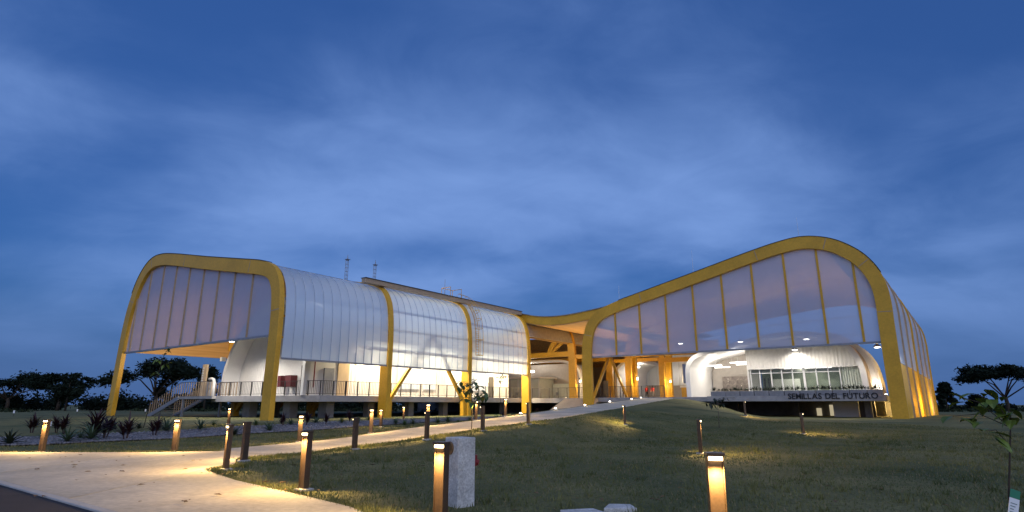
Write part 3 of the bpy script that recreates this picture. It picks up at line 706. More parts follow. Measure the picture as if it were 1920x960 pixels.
# ------------------------------------------------------------------ rooms seen through the entrance
rooms = thing('rear_hall', 'grey-brown vaulted hall with glazed white box behind the entrance', 'building', W(38, 18, DZ))
P = catmull([(33.8,DZ+.01),(33.8,4.5),(34.3,5.8),(35.6,6.6),(38,6.9),(44,6.9),(50,6.9)], 5)
B().band(P, offset(P, -.3), 12.5, 13.1).build('vault_edge', 'white_paint', rooms)
B().slabv([(34.1,DZ),(34.1,4.5),(34.55,5.6),(35.7,6.3),(38,6.6),(50,6.6),(50,DZ)], 16.0, 16.2).build('back_wall', 'ceiling_grey', rooms)
B().box((39.8, 12.0, DZ), (44.5, 15.5, 4.55)).build('glass_box', 'curtain', rooms)
B().box((39.4, 11.6, 4.56), (45, 15.7, 4.75)).build('canopy_plate', 'white_paint', rooms)
for u in (39.85, 41.0, 42.1, 43.2): B().box((u, 11.9, DZ), (u + .09, 11.99, 4.55)).build('mullion', 'white_steel', rooms)
B().box((36.0, 15.0, DZ), (39.6, 15.9, 3.9)).build('glazed_wall', 'curtain', rooms)
hall = thing('street_end_wall', 'milky ribbed wall with yellow door at the end of the entrance street', 'building', W(29, 31, DZ))
for i in range(9):
    u = 24.5 + i * 1.15; B().box((u, 31, 3.9), (u + 1.11, 31.08, 9.0)).build('translucent_panel', 'polycarbonate_far', hall)
B().box((22.0, 31.3, DZ), (57.5, 31.5, 7)).build('wall', 'ceiling_grey', hall)
B().box((22.0, 31.3, 7.01), (57.0, 31.5, 10.2)).build('timber_wall', 'wood_ceiling', hall)
B().box((36.0, 31.3, 10.21), (56.5, 31.5, 12.2)).build('timber_wall', 'wood_ceiling', hall)
B().box((25.5, 31.1, DZ), (27.8, 31.28, 3.6)).build('door', 'yellow_paint', hall)
B().box((25.3, 31.15, 3.6), (28.0, 31.29, 3.85)).build('door_frame', 'white_paint', hall)
P = catmull([(33.4,DZ+.01),(33.4,5.0),(33.0,6.2),(31.8,7.0),(30.6,7.2)], 5)
B().band(P, offset(P, .4), 21, 30.9).build('side_shell', 'white_paint', hall)
B().box((24.3, 22.5, 3.9), (24.4, 30, 6.4)).build('side_panel', 'polycarbonate_far', hall)

nb = thing('notice_panel', 'tall dark notice panel standing in the entrance street', 'sign', W(32.2, 16, DZ))
B().box((31.9, 16, DZ + .25), (32.6, 16.06, DZ + 2.3)).build('panel', 'dark_metal', nb)
for u in (31.95, 32.5): B().box((u, 16.0, DZ + .002), (u + .05, 16.05, DZ + .25)).build('leg', 'grey_metal', nb)
for i, (u, v) in enumerate(((41.2, 11.2), (42.9, 11.0), (38.0, 13.2))):
    ch = thing('chair', ['chair before the glazed white box, left', 'chair before the glazed white box, right', 'chair beside the glazed wall in the rear hall'][i], 'chair', W(u, v, DZ), 'chairs in the rear hall')
    B().box((u - .22, v - .22, DZ + .43), (u + .22, v + .22, DZ + .47)).build('seat', 'cloth_grey', ch); B().box((u - .22, v + .19, DZ + .5), (u + .22, v + .23, DZ + .88)).build('backrest', 'cloth_grey', ch)
    for a_ in (-.2, .2):
        for b_ in (-.2, .2): B().bar((u + a_, v + b_, DZ + .001), (u + a_, v + b_, DZ + (.43 if b_ < 0 else .9)), .03).build('leg', 'dark_metal', ch)
# ------------------------------------------------------------------ right pod
rp = thing('white_pavilion', 'white rounded pavilion with glazing above the lettered planter', 'building', W(9, 8, DZ))
RP = [(17.0,DZ+.01),(17.0,4.2),(16.8,5.1),(16.2,5.75),(15.2,6.15),(13.5,6.5),(11,7.05),(8.5,7.45),(6,7.4),(4.2,6.9),(3.0,6.1),(2.3,5.0),(2.0,3.6),(1.95,DZ+.01)][::-1]
P = catmull(RP, 6); iP = offset(P, -.42)
B().band(P, iP, 3.0, 3.5).build('shell_front', 'white_paint', rp, smooth='auto')
B().band(offset(P, .02), offset(P, -.3), 3.5, 20).build('shell', 'tan_side', rp, smooth='auto')
i2 = offset(P, -.31); B().band(i2, offset(i2, -.08), 3.5, 9.9).build('shell_lining', 'white_paint', rp, smooth='auto')
i3 = offset(P, -.3)
# white fascia above glazing and the glazing itself
top = [p for p in i3 if p[1] > 4.55 and p[0] < 11.74]
B().slabv([(top[0][0], 4.5)] + top + [(11.745, 6.6), (11.745, 4.5)], 5.2, 5.4).build('fascia', 'ribbed_white_front', rp)
B().box((2.2, 5.0, 4.4), (11.7, 5.45, 4.5)).build('head_beam', 'white_paint', rp)
gx = [11.55, 10.75, 9.75, 8.85, 7.95, 7.0, 6.0, 5.05, 4.15]
for a, b in zip(gx[:-1], gx[1:]):
    B().box((b + .05, 5.28, DZ + .08), (a - .05, 5.31, 4.39)).build('glass_pane', 'glass', rp)
for i, u in enumerate(gx): B().box((u - (.09 if i == 5 else .045), 5.2, DZ), (u + (.09 if i == 5 else .045), 5.4, 4.39)).build('mullion', 'white_steel', rp)
B().box((4.15, 5.22, 4.0), (11.55, 5.38, 4.06)).build('transom', 'white_steel', rp)
for a, b in zip(gx[:-1], gx[1:]):
    B().box((b + .05, 5.6, 4.08), (a - .05, 5.63, 4.38)).build('blind', 'curtain', rp)
# pleated curtain at the right
m = B(); pts = []
n = 44
for i in range(n): pts.append((4.05 - 1.7 * i / (n - 1), 5.35 + .06 * math.sin(i * 1.35)))
m.band([(p[0], 0) for p in pts], [(p[0], 0) for p in pts], 0, 0) if False else None
vs = [(p[0], p[1], z) for p in pts for z in (DZ + .05, 4.38)] + [(p[0], p[1] + .02, z) for p in pts for z in (DZ + .05, 4.38)]
fs = [(2*i, 2*i+2, 2*i+3, 2*i+1) for i in range(n - 1)] + [(2*n+2*i, 2*n+2*i+1, 2*n+2*i+3, 2*n+2*i+2) for i in range(n - 1)]
m.add(vs, fs); m.build('curtain', 'curtain', rp, recalc=False)
B().box((2.4, 9.6, DZ), (11.6, 9.8, 4.6)).build('room_back_wall', 'room_green', rp)
B().box((2.4, 5.5, 4.52), (11.6, 9.8, 4.6)).build('room_ceiling', 'white_paint', rp)
B().box((8.0, 8.6, DZ), (10.4, 8.8, 3.6)).build('partition', 'curtain', rp)
B().box((4.2, 8.9, DZ), (6.5, 9.1, 3.5)).build('cupboard', 'room_green', rp)
for (a, b) in ((10.1, 10.25), (10.45, 10.6)): B().box((a, 5.9, DZ), (b, 6.0, 3.6)).build('easel_leg', 'dark_metal', rp)
# loggia at the left
B().slabv([(11.7, DZ), (16.5, DZ), (16.5, 4.6), (15.9, 5.5), (14.5, 5.95), (11.7, 6.55)], 9.6, 9.8).build('loggia_wall', 'ceiling_grey', rp)
B().box((11.75, 5.4, DZ), (11.9, 9.6, 6.4)).build('loggia_side', 'white_paint', rp)
# rough stone wall, course by course
st = B().box((12.0, 9.3, DZ), (15.4, 9.4, 4.0)).build('stone_wall', 'stone_dark', rp)
sm = None
for r in range(5):
    u = 12.0
    while u < 15.2:
        w = random.uniform(.5, .95); w = min(w, 15.35 - u); h = .40
        B().box((u + .02, 9.24 - random.uniform(0, .05), DZ + r * .42 + .02), (u + w - .02, 9.299, DZ + r * .42 + h + random.uniform(-.02, .04))).build('stone', 'stone_dark', st); u += w
m = B()
for i in range(12):
    a, b = random.uniform(12.2, 15.1), random.uniform(2.1, 3.8); m.box((a, 9.12, b), (a + .05, 9.17, b + .05))
m.build('light_points', 'window_lit', st)['kind'] = 'stuff'
# curved fins on the right-hand side of the pavilion
for i, v in enumerate((6.2, 9.6, 13.0)):
    fp = [p for p in P if p[0] < 5.2]; B().band(offset(fp, .42), offset(fp, .03), v, v + .25).build('side_fin', 'white_paint', rp)
# roof terrace handrail seen through the mesh
m = B()
B().tube([(9.5, 4.5, 7.4 + .9), (7.0, 4.5, 7.5 + .9), (4.2, 4.5, 7.6 + .9), (1.4, 4.5, 7.7 + .9)], .035, 5).build('terrace_rail', 'white_steel', rp)
B().tube([(9.5, 4.5, 7.5), (1.4, 4.5, 6.9)], .03, 5).build('terrace_rail', 'white_steel', rp)
for u in (8.2, 5.0, 2.6): B().tube([(u, 4.5, 6.9), (u, 4.5, 8.4)], .03, 5).build('terrace_post', 'white_steel', rp)
# ------------------------------------------------------------------ planter with lettering
pl = thing('planter', 'long grey concrete planter on the deck edge', 'planter', W(7, 1.0, DZ))
B().box((.75, .80, 1.50), (14.4, 1.19, 1.95)).build('lower_band', 'slab_concrete', pl, bevel=.01)
ub = [14.1, 12.75, 11.55, 10.35, 9.15, 7.95, 6.75, 5.55, 4.35, 3.15, 1.95, .85]
for a, b in zip(ub[:-1], ub[1:]): B().box((b + .03, .92, 1.952), (a - .03, 1.62, 2.36)).build('planter_box', 'planter_concrete', pl, bevel=.015)
sg = thing('sign_lettering', 'black raised lettering reading SEMILLAS DEL FUTURO on the planter', 'sign', W(4.4, .78, 1.7))
def lettering(text, u_left, u_right, z0, h, v):
    adv = []; cur = []
    x = 0
    fc = bpy.data.curves.new('tmp', 'FONT'); fc.size = 1; fc.offset = .015; fc.extrude = .05; fc.resolution_u = 4
    fo = bpy.data.objects.new('tmp', fc); col.objects.link(fo)
    for ch in text:
        if ch == ' ': x += .36; continue
        fc.body = ch; bpy.context.view_layer.update()
        me = bpy.data.meshes.new_from_object(fo.evaluated_get(bpy.context.evaluated_depsgraph_get()))
        co = np.array([v_.co[:] for v_ in me.vertices]); w = co[:, 0].max() - co[:, 0].min()
        cur.append((ch, x - co[:, 0].min(), co, [tuple(p.vertices) for p in me.polygons])); x += w + .085
    bpy.data.objects.remove(fo); tot = x - .085; capz = .73
    for ch, xo, co, fs in cur:
        m = B(); m.add([(u_left - (c[0] + xo) / tot * (u_left - u_right), v - .03 - (c[2]) * .6, z0 + c[1] / capz * h) for c in co], fs)
        m.build('letter', 'black_paint', sg, recalc=True)
lettering('SEMILLAS DEL FUTURO', 7.65, 1.25, 1.68, .46, .80)

# ------------------------------------------------------------------ lamps
WARM = (1, .74, .40); WHITE = (1, .92, .80)
def highbay(u, v, z, label, energy, color=WHITE, hang=3.0, group='pendant lamps'):
    t = thing('pendant_lamp', label, 'lamp', W(u, v, z), group); x, y, _ = W(u, v, z)
    MB().lathe([(.22, 0), (.27, .03), (.20, .16), (.10, .24), (.06, .30)], (x, y, z), 14).build('shade', 'grey_metal', t, smooth='auto')
    MB().lathe([(.215, -.012), (.21, -.004)], (x, y, z), 14).build('lens', 'lamp_white', t)
    B().tube([(u, v, z + .3), (u, v, z + .3 + hang)], .014, 5).build('rod', 'grey_metal', t)
    light('pendant_light', 'SPOT', (x, y, z - .05), energy, color, t, size=.2, spot=160, direction=(0, 0, -1), blend=.5)
highbay(47.6, -28.6, 6.25, 'leftmost pendant lamp under the left gable screen', 350, (1, .8, .5), 5, 'pendant lamps under the left gable')
highbay(42.6, -28.4, 6.1, 'middle pendant lamp under the left gable screen', 2300, WHITE, 4.5, 'pendant lamps under the left gable')
highbay(37.6, -28.2, 6.2, 'pendant lamp under the left gable nearest its right column', 700, WHITE, 3.5, 'pendant lamps under the left gable')
for (u, v, z, lab, e) in [(16.9, 2.0, 6.9, 'leftmost pendant lamp behind the right mesh screen', 500), (11.4, 2.2, 6.75, 'second pendant lamp from left behind the right mesh screen', 800),
                       (6.0, 2.4, 6.65, 'pendant lamp left of centre above the white fascia', 900), (7.4, 4.6, 6.0, 'small pendant lamp just above the screen rail', 300), (.85, 1.4, 5.6, 'pendant lamp beside the right yellow column', 380)]:
    highbay(u, v, z, lab, e, WHITE, 5.5 if z > 6 else 6, 'pendant lamps behind the right screen')
# wall lamps on columns
def sconce(u, v, z, du, dv, label, e=110):
    t = thing('column_lamp', label, 'lamp', W(u + du * .1, v + dv * .1, z), 'lamps on the entrance columns')
    c = (u + du * .12, v + dv * .12)
    B().box((c[0] - .08, c[1] - .08, z - .14), (c[0] + .08, c[1] + .08, z + .14)).build('housing', 'dark_metal', t)
    B().box((c[0] - .07, c[1] - .07, z - .36), (c[0] + .07, c[1] + .07, z - .142)).build('lens', 'lamp_warm', t)
    q = W(c[0] + du * .25, c[1] + dv * .25, z - .25); light('column_light', 'POINT', q, e, WARM, t, size=.08)
sconce(32.7, 10, 4.2, -1, 0, 'column lamp on the paired columns inside the entrance', 300)
sconce(33.6, 20, 4.2, -1, 0, 'column lamp on the far left entrance column', 300)
sconce(26.2, 10, 4.3, 1, 0, 'column lamp on the column behind the diagonal brace', 300)
sconce(25.2, 10, 4.3, -1, -.6, 'column lamp on the right face of the braced column', 300)
sconce(25.2, 20, 4.3, -1, -.6, 'column lamp on the thick column left of the pavilion', 340)
sconce(26.2, 20, 4.0, 1, -.4, 'column lamp beside the people in red', 300)
sconce(33.7, 0.1, 4.0, 1, .6, 'column lamp behind the corner column of the left wing', 300)
# up-lights washing the timber valley
def uplight(u, v, label, z=DZ, e=260, color=(1, .66, .28)):
    t = thing('floor_uplight', label, 'lamp', W(u, v, z), 'floor uplights in the entrance'); x, y, _ = W(u, v, z)
    MB().lathe([(.12, 0), (.12, .06), (.10, .07)], (x, y, z), 12).build('housing', 'dark_metal', t)
    MB().lathe([(.09, .071), (.085, .078)], (x, y, z), 12).build('lens', 'lamp_warm', t)
    light('uplight', 'SPOT', (x, y, z + .12), e, color, t, size=.1, spot=110, direction=(0, 0, 1), blend=.8)
uplight(31.6, 5, 'floor uplight at the front of the entrance street', e=1500)
uplight(27.8, 9, 'floor uplight in the middle of the entrance street', e=1500)
uplight(31, 16, 'floor uplight at the back of the entrance street', e=1500)
# strip lamps over the left deck walkway
def strip(v0, v1, u, z, label, e, color=(1, .84, .58)):
    t = thing('strip_lamp', label, 'lamp', W(u, (v0 + v1) / 2, z), 'strip lamps above the left walkway')
    B().box((u - .05, v0, z), (u + .05, v1, z + .07)).build('housing', 'grey_metal', t)
    B().box((u - .035, v0 + .02, z - .02), (u + .035, v1 - .02, z - .001)).build('tube', 'lamp_tube', t)
    q = W(u, (v0 + v1) / 2, z - .05); o = light('strip_light', 'AREA', q, e, color, t, size=.1, shape_y=v1 - v0); o.rotation_euler = (0, 0, -A)
for i, (a, b) in enumerate(((-21, -18), (-15.5, -12.5), (-9, -6), (-4, -1))):
    strip(a, b, 35.0, 6.3, ['strip lamp above the walkway nearest the gable', 'second strip lamp above the walkway', 'third strip lamp above the walkway', 'strip lamp above the walkway next to the entrance'][i], 800)
# flood lamp on the pod's left shoulder, washing the timber
t = thing('flood_lamp', 'white flood lamp on the left shoulder of the white pod', 'lamp', W(47.9, -26.2, 5.0), None)
B().box((47.6, -26.4, 4.9), (47.9, -26.02, 5.25)).build('head', 'white_paint', t); B().box((47.901, -26.36, 4.95), (47.92, -26.06, 5.2)).build('lens', 'lamp_white', t)
q = Vector(W(55.5, -25.0, 5.9)) - Vector(W(48, -26.2, 5.1)); light('flood_light', 'SPOT', W(48.05, -26.2, 5.1), 3200, (1, .74, .40), t, size=.12, spot=85, direction=q, blend=.8)
# unseen lamps added over the pod to make the skin glow
for i, v in enumerate((-24.5, -17.5, -12.5, -6.5, -1.5)):
    t = thing('roof_lamp', ['lamp above the pod glowing through the skin nearest the gable', 'second lamp glowing through the skin', 'third lamp glowing through the skin', 'fourth lamp glowing through the skin', 'lamp glowing through the skin next to the entrance'][i], 'lamp', W(37.6, v, 7.0), 'lamps behind the milky skin')
    B().box((37.4, v - .3, 7.01 if i else 9.0), (37.8, v + .3, 7.2 if i else 9.15)).build('housing', 'grey_metal', t); B().box((37.42, v - .28, 7.201 if i else 9.151), (37.78, v + .28, 7.22 if i else 9.17)).build('lens', 'lamp_tube', t)
    light('roof_light', 'POINT', W(36.9, v, 7.6 if i else 9.4), 520 if i else 70, (.97, .96, .95), t, size=.4)
for i, (u, v) in enumerate(((12.5, 10), (6.5, 10))):  # uplights added on the pavilion roof to brighten the timber behind the mesh
    t = thing('roof_lamp', ['lamp on the pavilion roof lighting the timber, left', 'lamp on the pavilion roof lighting the timber, right'][i], 'lamp', W(u, v, 7.4), 'lamps on the pavilion roof'); zz_ = 7.0 if i == 0 else 7.5
    B().box((u - .2, v - .3, zz_), (u + .2, v + .3, zz_ + .15)).build('housing', 'grey_metal', t); B().box((u - .18, v - .28, zz_ + .151), (u + .18, v + .28, zz_ + .17)).build('lens', 'lamp_tube', t)
    light('roof_light', 'SPOT', W(u, v, zz_ + .3), 480, (1, .90, .80), t, size=.3, spot=150, direction=(0, 0, 1), blend=.8)
# linear lamps in the loggia, room light, hall light
for i, (u, v, z) in enumerate(((15.3, 6.6, 4.95), (14.7, 7.2, 4.8), (12.9, 6.4, 5.15), (12.5, 7.0, 5.0))):
    t = thing('linear_lamp', ['long linear lamp at the left of the loggia', 'lower linear lamp at the left of the loggia', 'long linear lamp at the right of the loggia', 'lower linear lamp at the right of the loggia'][i], 'lamp', W(u, v, z), 'linear lamps hung in the loggia')
    B().box((u - .75, v - .05, z), (u + .75, v + .05, z + .09)).build('bar', 'lamp_tube', t)
    for s in (-.6, .6): B().tube([(u + s, v, z + .09), (u + s, v, 5.9)], .008, 4).build('wire', 'white_steel', t)
    if i in (0, 2): light('linear_light', 'POINT', W(u, v, z - .15), 140, WHITE, t, size=.3)
t = thing('ceiling_lamp', 'ceiling lamp inside the glazed room', 'lamp', W(7, 7.4, 4.4)); B().box((5, 7.2, 4.44), (9, 7.5, 4.5)).build('panel', 'lamp_tube', t); light('room_light', 'AREA', W(7, 7.3, 4.38), 160, (1, .95, .82), t, size=3)
t = thing('flood_lamp', 'bright flood lamp in the hall behind the entrance', 'lamp', W(42, 12.8, 5.6)); B().box((41.6, 13.3, 5.4), (42.6, 13.5, 5.7)).build('head', 'lamp_tube', t); light('hall_light', 'POINT', W(42.2, 12.6, 5.7), 500, WHITE, t, size=.3)
t = thing('flood_lamp', 'flood lamp on the white shell at the back of the street', 'lamp', W(31.2, 24, 6.2)); B().box((31.0, 23.8, 6.2), (31.4, 24.2, 6.4)).build('head', 'lamp_tube', t); light('shell_light', 'POINT', W(30.6, 24, 5.8), 240, WHITE, t, size=.3)
for i, v in enumerate((5.6, 9.0)):
    t = thing('wall_washer', ['wall washer by the pavilion side, front', 'wall washer by the pavilion side, rear'][i], 'lamp', W(1.3, v, 2.1), 'wall washers beside the pavilion'); B().box((1.15, v, DZ), (1.4, v + .3, DZ + .2)).build('head', 'dark_metal', t)
    B().box((1.18, v + .03, DZ + .201), (1.37, v + .27, DZ + .22)).build('lens', 'lamp_white', t); light('washer_light', 'SPOT', W(1.28, v + .15, DZ + .26), 260, WHITE, t, size=.08, spot=130, direction=(0, 0, 1))
t = thing('flood_lamp', 'warm flood lamp behind the yellow perforated panels', 'lamp', W(.5, 10, .8)); B().box((.3, 9.9, .25), (.6, 10.1, .8)).build('head', 'dark_metal', t); B().box((.28, 9.92, .4), (.299, 10.08, .75)).build('lens', 'lamp_warm', t); light('panel_light', 'POINT', W(.1, 10, 1.2), 800, (1, .66, .22), t, size=.15)
light('panel_light', 'POINT', W(-.6, 18, 1.2), 650, (1, .66, .22), t, size=.15)
# street lamp at the far right corner
t = thing('street_lamp', 'white lamp post at the far right corner of the right wing', 'street lamp', W(-1.8, 23.4, 0))
B().tube([(-1.8, 23.4, .1), (-1.8, 23.4, 7.1)], .09, 8, .06).build('pole', 'white_steel', t); B().box((-2.2, 23.3, 7.1), (-1.6, 23.55, 7.25)).build('head', 'white_steel', t)
# ================================================================== FOREGROUND
ct, st_ = math.cos(TILT), math.sin(TILT)
def ray(px, py):
    dx, dy = px - 960, 480 - py; return np.array([dx, 1080 * ct - dy * st_, dy * ct + 1080 * st_])
def at_depth(px, py, D): r = ray(px, py); t = D / r[1]; return (r[0] * t, D, CAMH + r[2] * t)
def on_ground(px, py):
    r = ray(px, py); z = 0
    for _ in range(12):
        t = (z - CAMH) / r[2]; x, y = r[0] * t, r[1] * t; z = .6 * z + .4 * g1(x, y)
    return (x, y, g1(x, y))
def px_of(x, y, z):
    d = (x, y, z - CAMH); zf = d[1] * ct + d[2] * st_; return 960 + 1080 * d[0] / zf
def along(px, off):
    """point on the path at this offset from its near edge whose image column is px"""
    best = None
    for k in range(len(near) - 1):
        for f in np.linspace(0, 1, 6):
            p = near[k] * (1-f) + near[k+1] * f; n_ = nn[k]; q = (p[0] + n_[0] * off, p[1] + n_[1] * off); z = g1(*q)
            e = abs(px_of(q[0], q[1], z) - px)
            if best is None or e < best[0]: best = (e, q[0], q[1], z)
    return best[1:]
# ------------------------------------------------------------------ bollards
BH = .86
def make_bollard():
    t = thing('bollard_light', 'x', 'bollard', (0, 0, 0), 'bollard lights')
    MB().box((-.11, -.10, -.12), (.11, .11, .035)).build('footing', 'kerb_concrete', t, bevel=.01)
    m = MB()           # channel: back and two cheeks, front recessed
    m.box((-.058, -.035, .03), (.058, .045, BH - .0305))
    m.build('post', 'bollard_metal', t, bevel=.004)
    for s in (-1, 1): MB().box((s * .0585 if s > 0 else -.067, -.050, .03), (.067 if s > 0 else -.0585, .045, BH - .0305)).build('cheek', 'bollard_metal', t, bevel=.003)
    MB().box((-.074, -.085, BH - .030), (.074, .052, BH)).build('cap', 'bollard_metal', t, bevel=.006)
    MB().box((-.054, -.070, BH - .062), (.054, -.0355, BH - .033)).build('lens', 'lamp_bollard', t)
    l = light('bollard_lamp', 'SPOT', (0, -.10, BH - .085), 190, (1, .63, .23), t, size=.03, spot=170, direction=(0, -.56, -.83), blend=.35)
    return t
b0 = make_bollard()
BOL = [((-12.69, 16.36), (-.2, -1), 'lit bollard at the far left edge of the plaza'),
       ((-9.11, 16.36), (-.1, -1), 'lit bollard on the plaza edge, second from the left'),
       ((-5.60, 11.95), (-.8, -.6), 'lit bollard at the tip of the lawn where path meets plaza'),
       ((-3.12, 9.22), (-.62, -.8), 'lit bollard on the lawn edge left of the concrete block'),
       ((-.77, 6.70), (-.55, -.85), 'large lit bollard in front of the concrete block'),
       ((1.70, 5.15), (-.12, -1), 'largest lit bollard, nearest to the viewer, bottom right of centre'),
       ((-6.06, 13.75), (-.85, .5), 'dark-backed bollard at the start of the path, nearest the plaza'),
       ((-4.42, 17.0), (-.82, .5), 'dark-backed bollard, second along the near side of the path'),
       ((-2.68, 18.95), (-.82, .5), 'dark-backed bollard, third along the near side of the path'),
       ((-1.03, 21.2), (-.82, .5), 'dark-backed bollard in front of the leafy sapling by the path'),
       ((.66, 24.0), (-.85, .5), 'dark-backed bollard in front of the corner column of the left wing'),
       ((5.15, 27.3), (-.9, .1), 'dark-backed bollard on the mound below the path, pool of light on its left'),
       ((4.85, 15.6), (.85, -.3), 'thin bollard on the lawn behind the nearest bollard'),
       ((12.2, 25.2), (.9, -.1), 'bollard on the lawn below the planter lettering'),
       ((14.3, 36.6), (.9, -.1), 'small bollard at the foot of the mound near the planter'),
       ((-15.6, 33.0), (-.2, -1), 'lit bollard below the left deck, left of the gable column'),
       ((-6.6, 30.2), (-.3, -1), 'lit bollard at the foot of the second yellow column'),
       ((-7.6, 42), (-.3, -1), 'small lit bollard in front of the diagonal brace')]
for px, lab in ((560, 'lit bollard on the far side of the path, nearest the plaza'), (695, 'lit bollard on the far side of the path, second from the plaza'),
                (801, 'lit bollard on the far side behind a dark-backed bollard'), (892, 'lit bollard on the far side behind the leafy sapling'), (947, 'lit bollard on the far side of the path near the corner column')):
    x, y, z = along(px, PATHW + .35); BOL.append(((x, y), (.55, -.8) if px > 700 else (.2, -1), lab))
for i, ((x, y), (fx, fy), lab) in enumerate(BOL):
    o = b0 if i == 0 else copy_tree(b0); o['label'] = lab; o['group'] = 'bollard lights'
    o.location = (x, y, g1(x, y)); o.rotation_euler = (random.uniform(-.015, .015), random.uniform(-.015, .015), math.atan2(fx, -fy))
lamps = [c for o in [b0] for c in o.children if c.type == 'LIGHT']; dim = lamps[0].data.copy(); dim.energy = 110
for o in [x for x in bpy.data.objects if x.name.startswith('bollard_light')]:
    if o['label'] in [b[2] for b in BOL[6:11] + BOL[15:]]:
        for c in o.children:
            if c.type == 'LIGHT': c.data = dim
lamps[0].data.energy = 175
# in-ground spots along the upper path
s0 = thing('ground_spot', 'x', 'lamp', (0, 0, 0), 'ground spots along the ramp')
MB().lathe([(.09, -.05), (.09, .05), (.075, .06)], (0, 0, 0), 10).build('ring', 'dark_metal', s0); MB().lathe([(.07, .061), (.03, .10), (.01, .105)], (0, 0, 0), 10).build('lens', 'lamp_white', s0)
light('ground_light', 'POINT', (0, 0, .16), 9, WARM, s0, size=.05)
for i, px in enumerate((977, 1041, 1097, 1143, 1185, 1223)):
    x, y, z = along(px, PATHW - .12); o = s0 if i == 0 else copy_tree(s0); o.location = (x, y, z + ZP)
    o['label'] = ['lowest bright ground spot on the far edge of the ramp', 'second ground spot up the ramp', 'ground spot at the foot of the right wing column', 'fourth ground spot up the ramp', 'fifth ground spot up the ramp', 'topmost ground spot near the grey slab'][i]; o['group'] = 'ground spots along the ramp'

# ------------------------------------------------------------------ concrete block with valve
ang = R(40); c_, s_ = math.cos(ang), math.sin(ang); bc = (-.68, 7.95)
def rot(p): return (bc[0] + p[0] * c_ - p[1] * s_, bc[1] + p[0] * s_ + p[1] * c_, p[2])
TB = lambda x, y, z: rot((x, y, z))
t = thing('concrete_block', 'upright weathered concrete block behind the large lit bollard', 'block', (bc[0], bc[1], 0))
MB(TB).box((-.135, -.155, -.1), (.135, .155, .83)).build('block', 'block_concrete', t, bevel=.012)
d = MB(TB); cx = -.137
def disc(m, r, x0, x1, y, z, seg=18):
    vs = [(x, y + r * math.cos(2*math.pi*k/seg), z + r * math.sin(2*math.pi*k/seg)) for x in (x0, x1) for k in range(seg)]
    m.add(vs, [tuple(range(seg)), tuple(range(2*seg-1, seg-1, -1))] + [(k, (k+1) % seg, seg + (k+1) % seg, seg + k) for k in range(seg)])
disc(d, .082, -.165, -.137, .03, .70); pd = d.build('round_flange', 'brass', t)
d = MB(TB); disc(d, .045, -.24, -.166, .045, .71); disc(d, .022, -.27, -.241, .05, .71); d.build('knob', 'brass', pd)
t = thing('hydrant', 'small red hydrant half hidden behind the concrete block', 'hydrant', (bc[0] + .2, bc[1] + .12, 0))
hx, hy = bc[0] + .165, bc[1] + .14
MB().tube([(hx, hy, -.05), (hx, hy, .62)], .022, 8).build('pipe', 'dark_red', t, smooth=True)
MB().tube([(hx + .01, hy, .46), (hx + .01, hy, .60)], .045, 10).build('valve_body', 'red_paint', t, smooth='auto')
MB().tube([(hx + .01, hy, .52), (hx + .075, hy - .01, .50)], .034, 10).build('outlet', 'red_paint', t, smooth='auto')
for i, (x, y, w, d_, a) in enumerate(((.80, 7.25, .55, .34, .25), (1.32, 7.62, .40, .32, -.1))):
    ca, sa = math.cos(a), math.sin(a); T = (lambda x=x, y=y, ca=ca, sa=sa: (lambda p, q, z: (x + p * ca - q * sa, y + p * sa + q * ca, z)))()
    tag(MB(T).prism([(-w/2, -d_/2), (w/2, -d_/2 + .04), (w/2 - .05, d_/2), (-w/2 + .08, d_/2)], -.05, .04).build('stone_slab', 'block_concrete', bevel=.01), ['flat pale stone slab lying in the grass at the bottom, left one', 'flat pale stone slab lying in the grass at the bottom, right one'][i], 'slab', 'stone slabs in the grass')

# ------------------------------------------------------------------ leaves and plants
def mesh_np(name, V, F, m, parent=None, loc=(0, 0, 0)):
    me = bpy.data.meshes.new(name); V = np.asarray(V, dtype=np.float32); F = np.asarray(F, dtype=np.int32); k = F.shape[1]
    me.vertices.add(len(V)); me.vertices.foreach_set('co', V.ravel()); me.loops.add(F.size); me.loops.foreach_set('vertex_index', F.ravel())
    me.polygons.add(len(F)); me.polygons.foreach_set('loop_start', np.arange(0, F.size, k, dtype=np.int32)); me.polygons.foreach_set('loop_total', np.full(len(F), k, dtype=np.int32))
    me.update(calc_edges=True); me.materials.append(M(m)); o = bpy.data.objects.new(name, me); col.objects.link(o)
    pw = WL.get(parent, Vector((0, 0, 0))) if parent else Vector((0, 0, 0)); o.location = Vector(loc) - pw; o.parent = parent; WL[o] = Vector(loc); return o
def blade(m, base, az, elev, L, w, droop, seg=4):
    """arching strap leaf"""
    p = np.array(base, float); vs = []; e = elev
    sx, sy = -math.sin(az), math.cos(az)
    for i in range(seg + 1):
        f = i / seg; ww = w * (1 - f) ** .7 * (1 if f > .12 else .75) + .002
        vs += [tuple(p + np.array((sx, sy, 0)) * ww), tuple(p + np.array((0, 0, -.35 * ww))), tuple(p - np.array((sx, sy, 0)) * ww)]
        p = p + np.array((math.cos(az) * math.cos(e), math.sin(az) * math.cos(e), math.sin(e))) * L / seg; e -= droop / seg
    fs = []
    for i in range(seg):
        o = 3 * i; fs += [(o, o+1, o+4, o+3), (o+1, o+2, o+5, o+4)]
    m.add(vs, fs)
def agave(n, L, w, seed):
    random.seed(seed); m = MB()
    for i in range(n):
        f = i / n; blade(m, (0, 0, .02), i * 2.4 + random.uniform(-.2, .2), R(8 + 72 * f) + random.uniform(-.1, .1), L * random.uniform(.8, 1.1) * (1 - .25 * f), w, .5 + .4 * random.random())
    return m
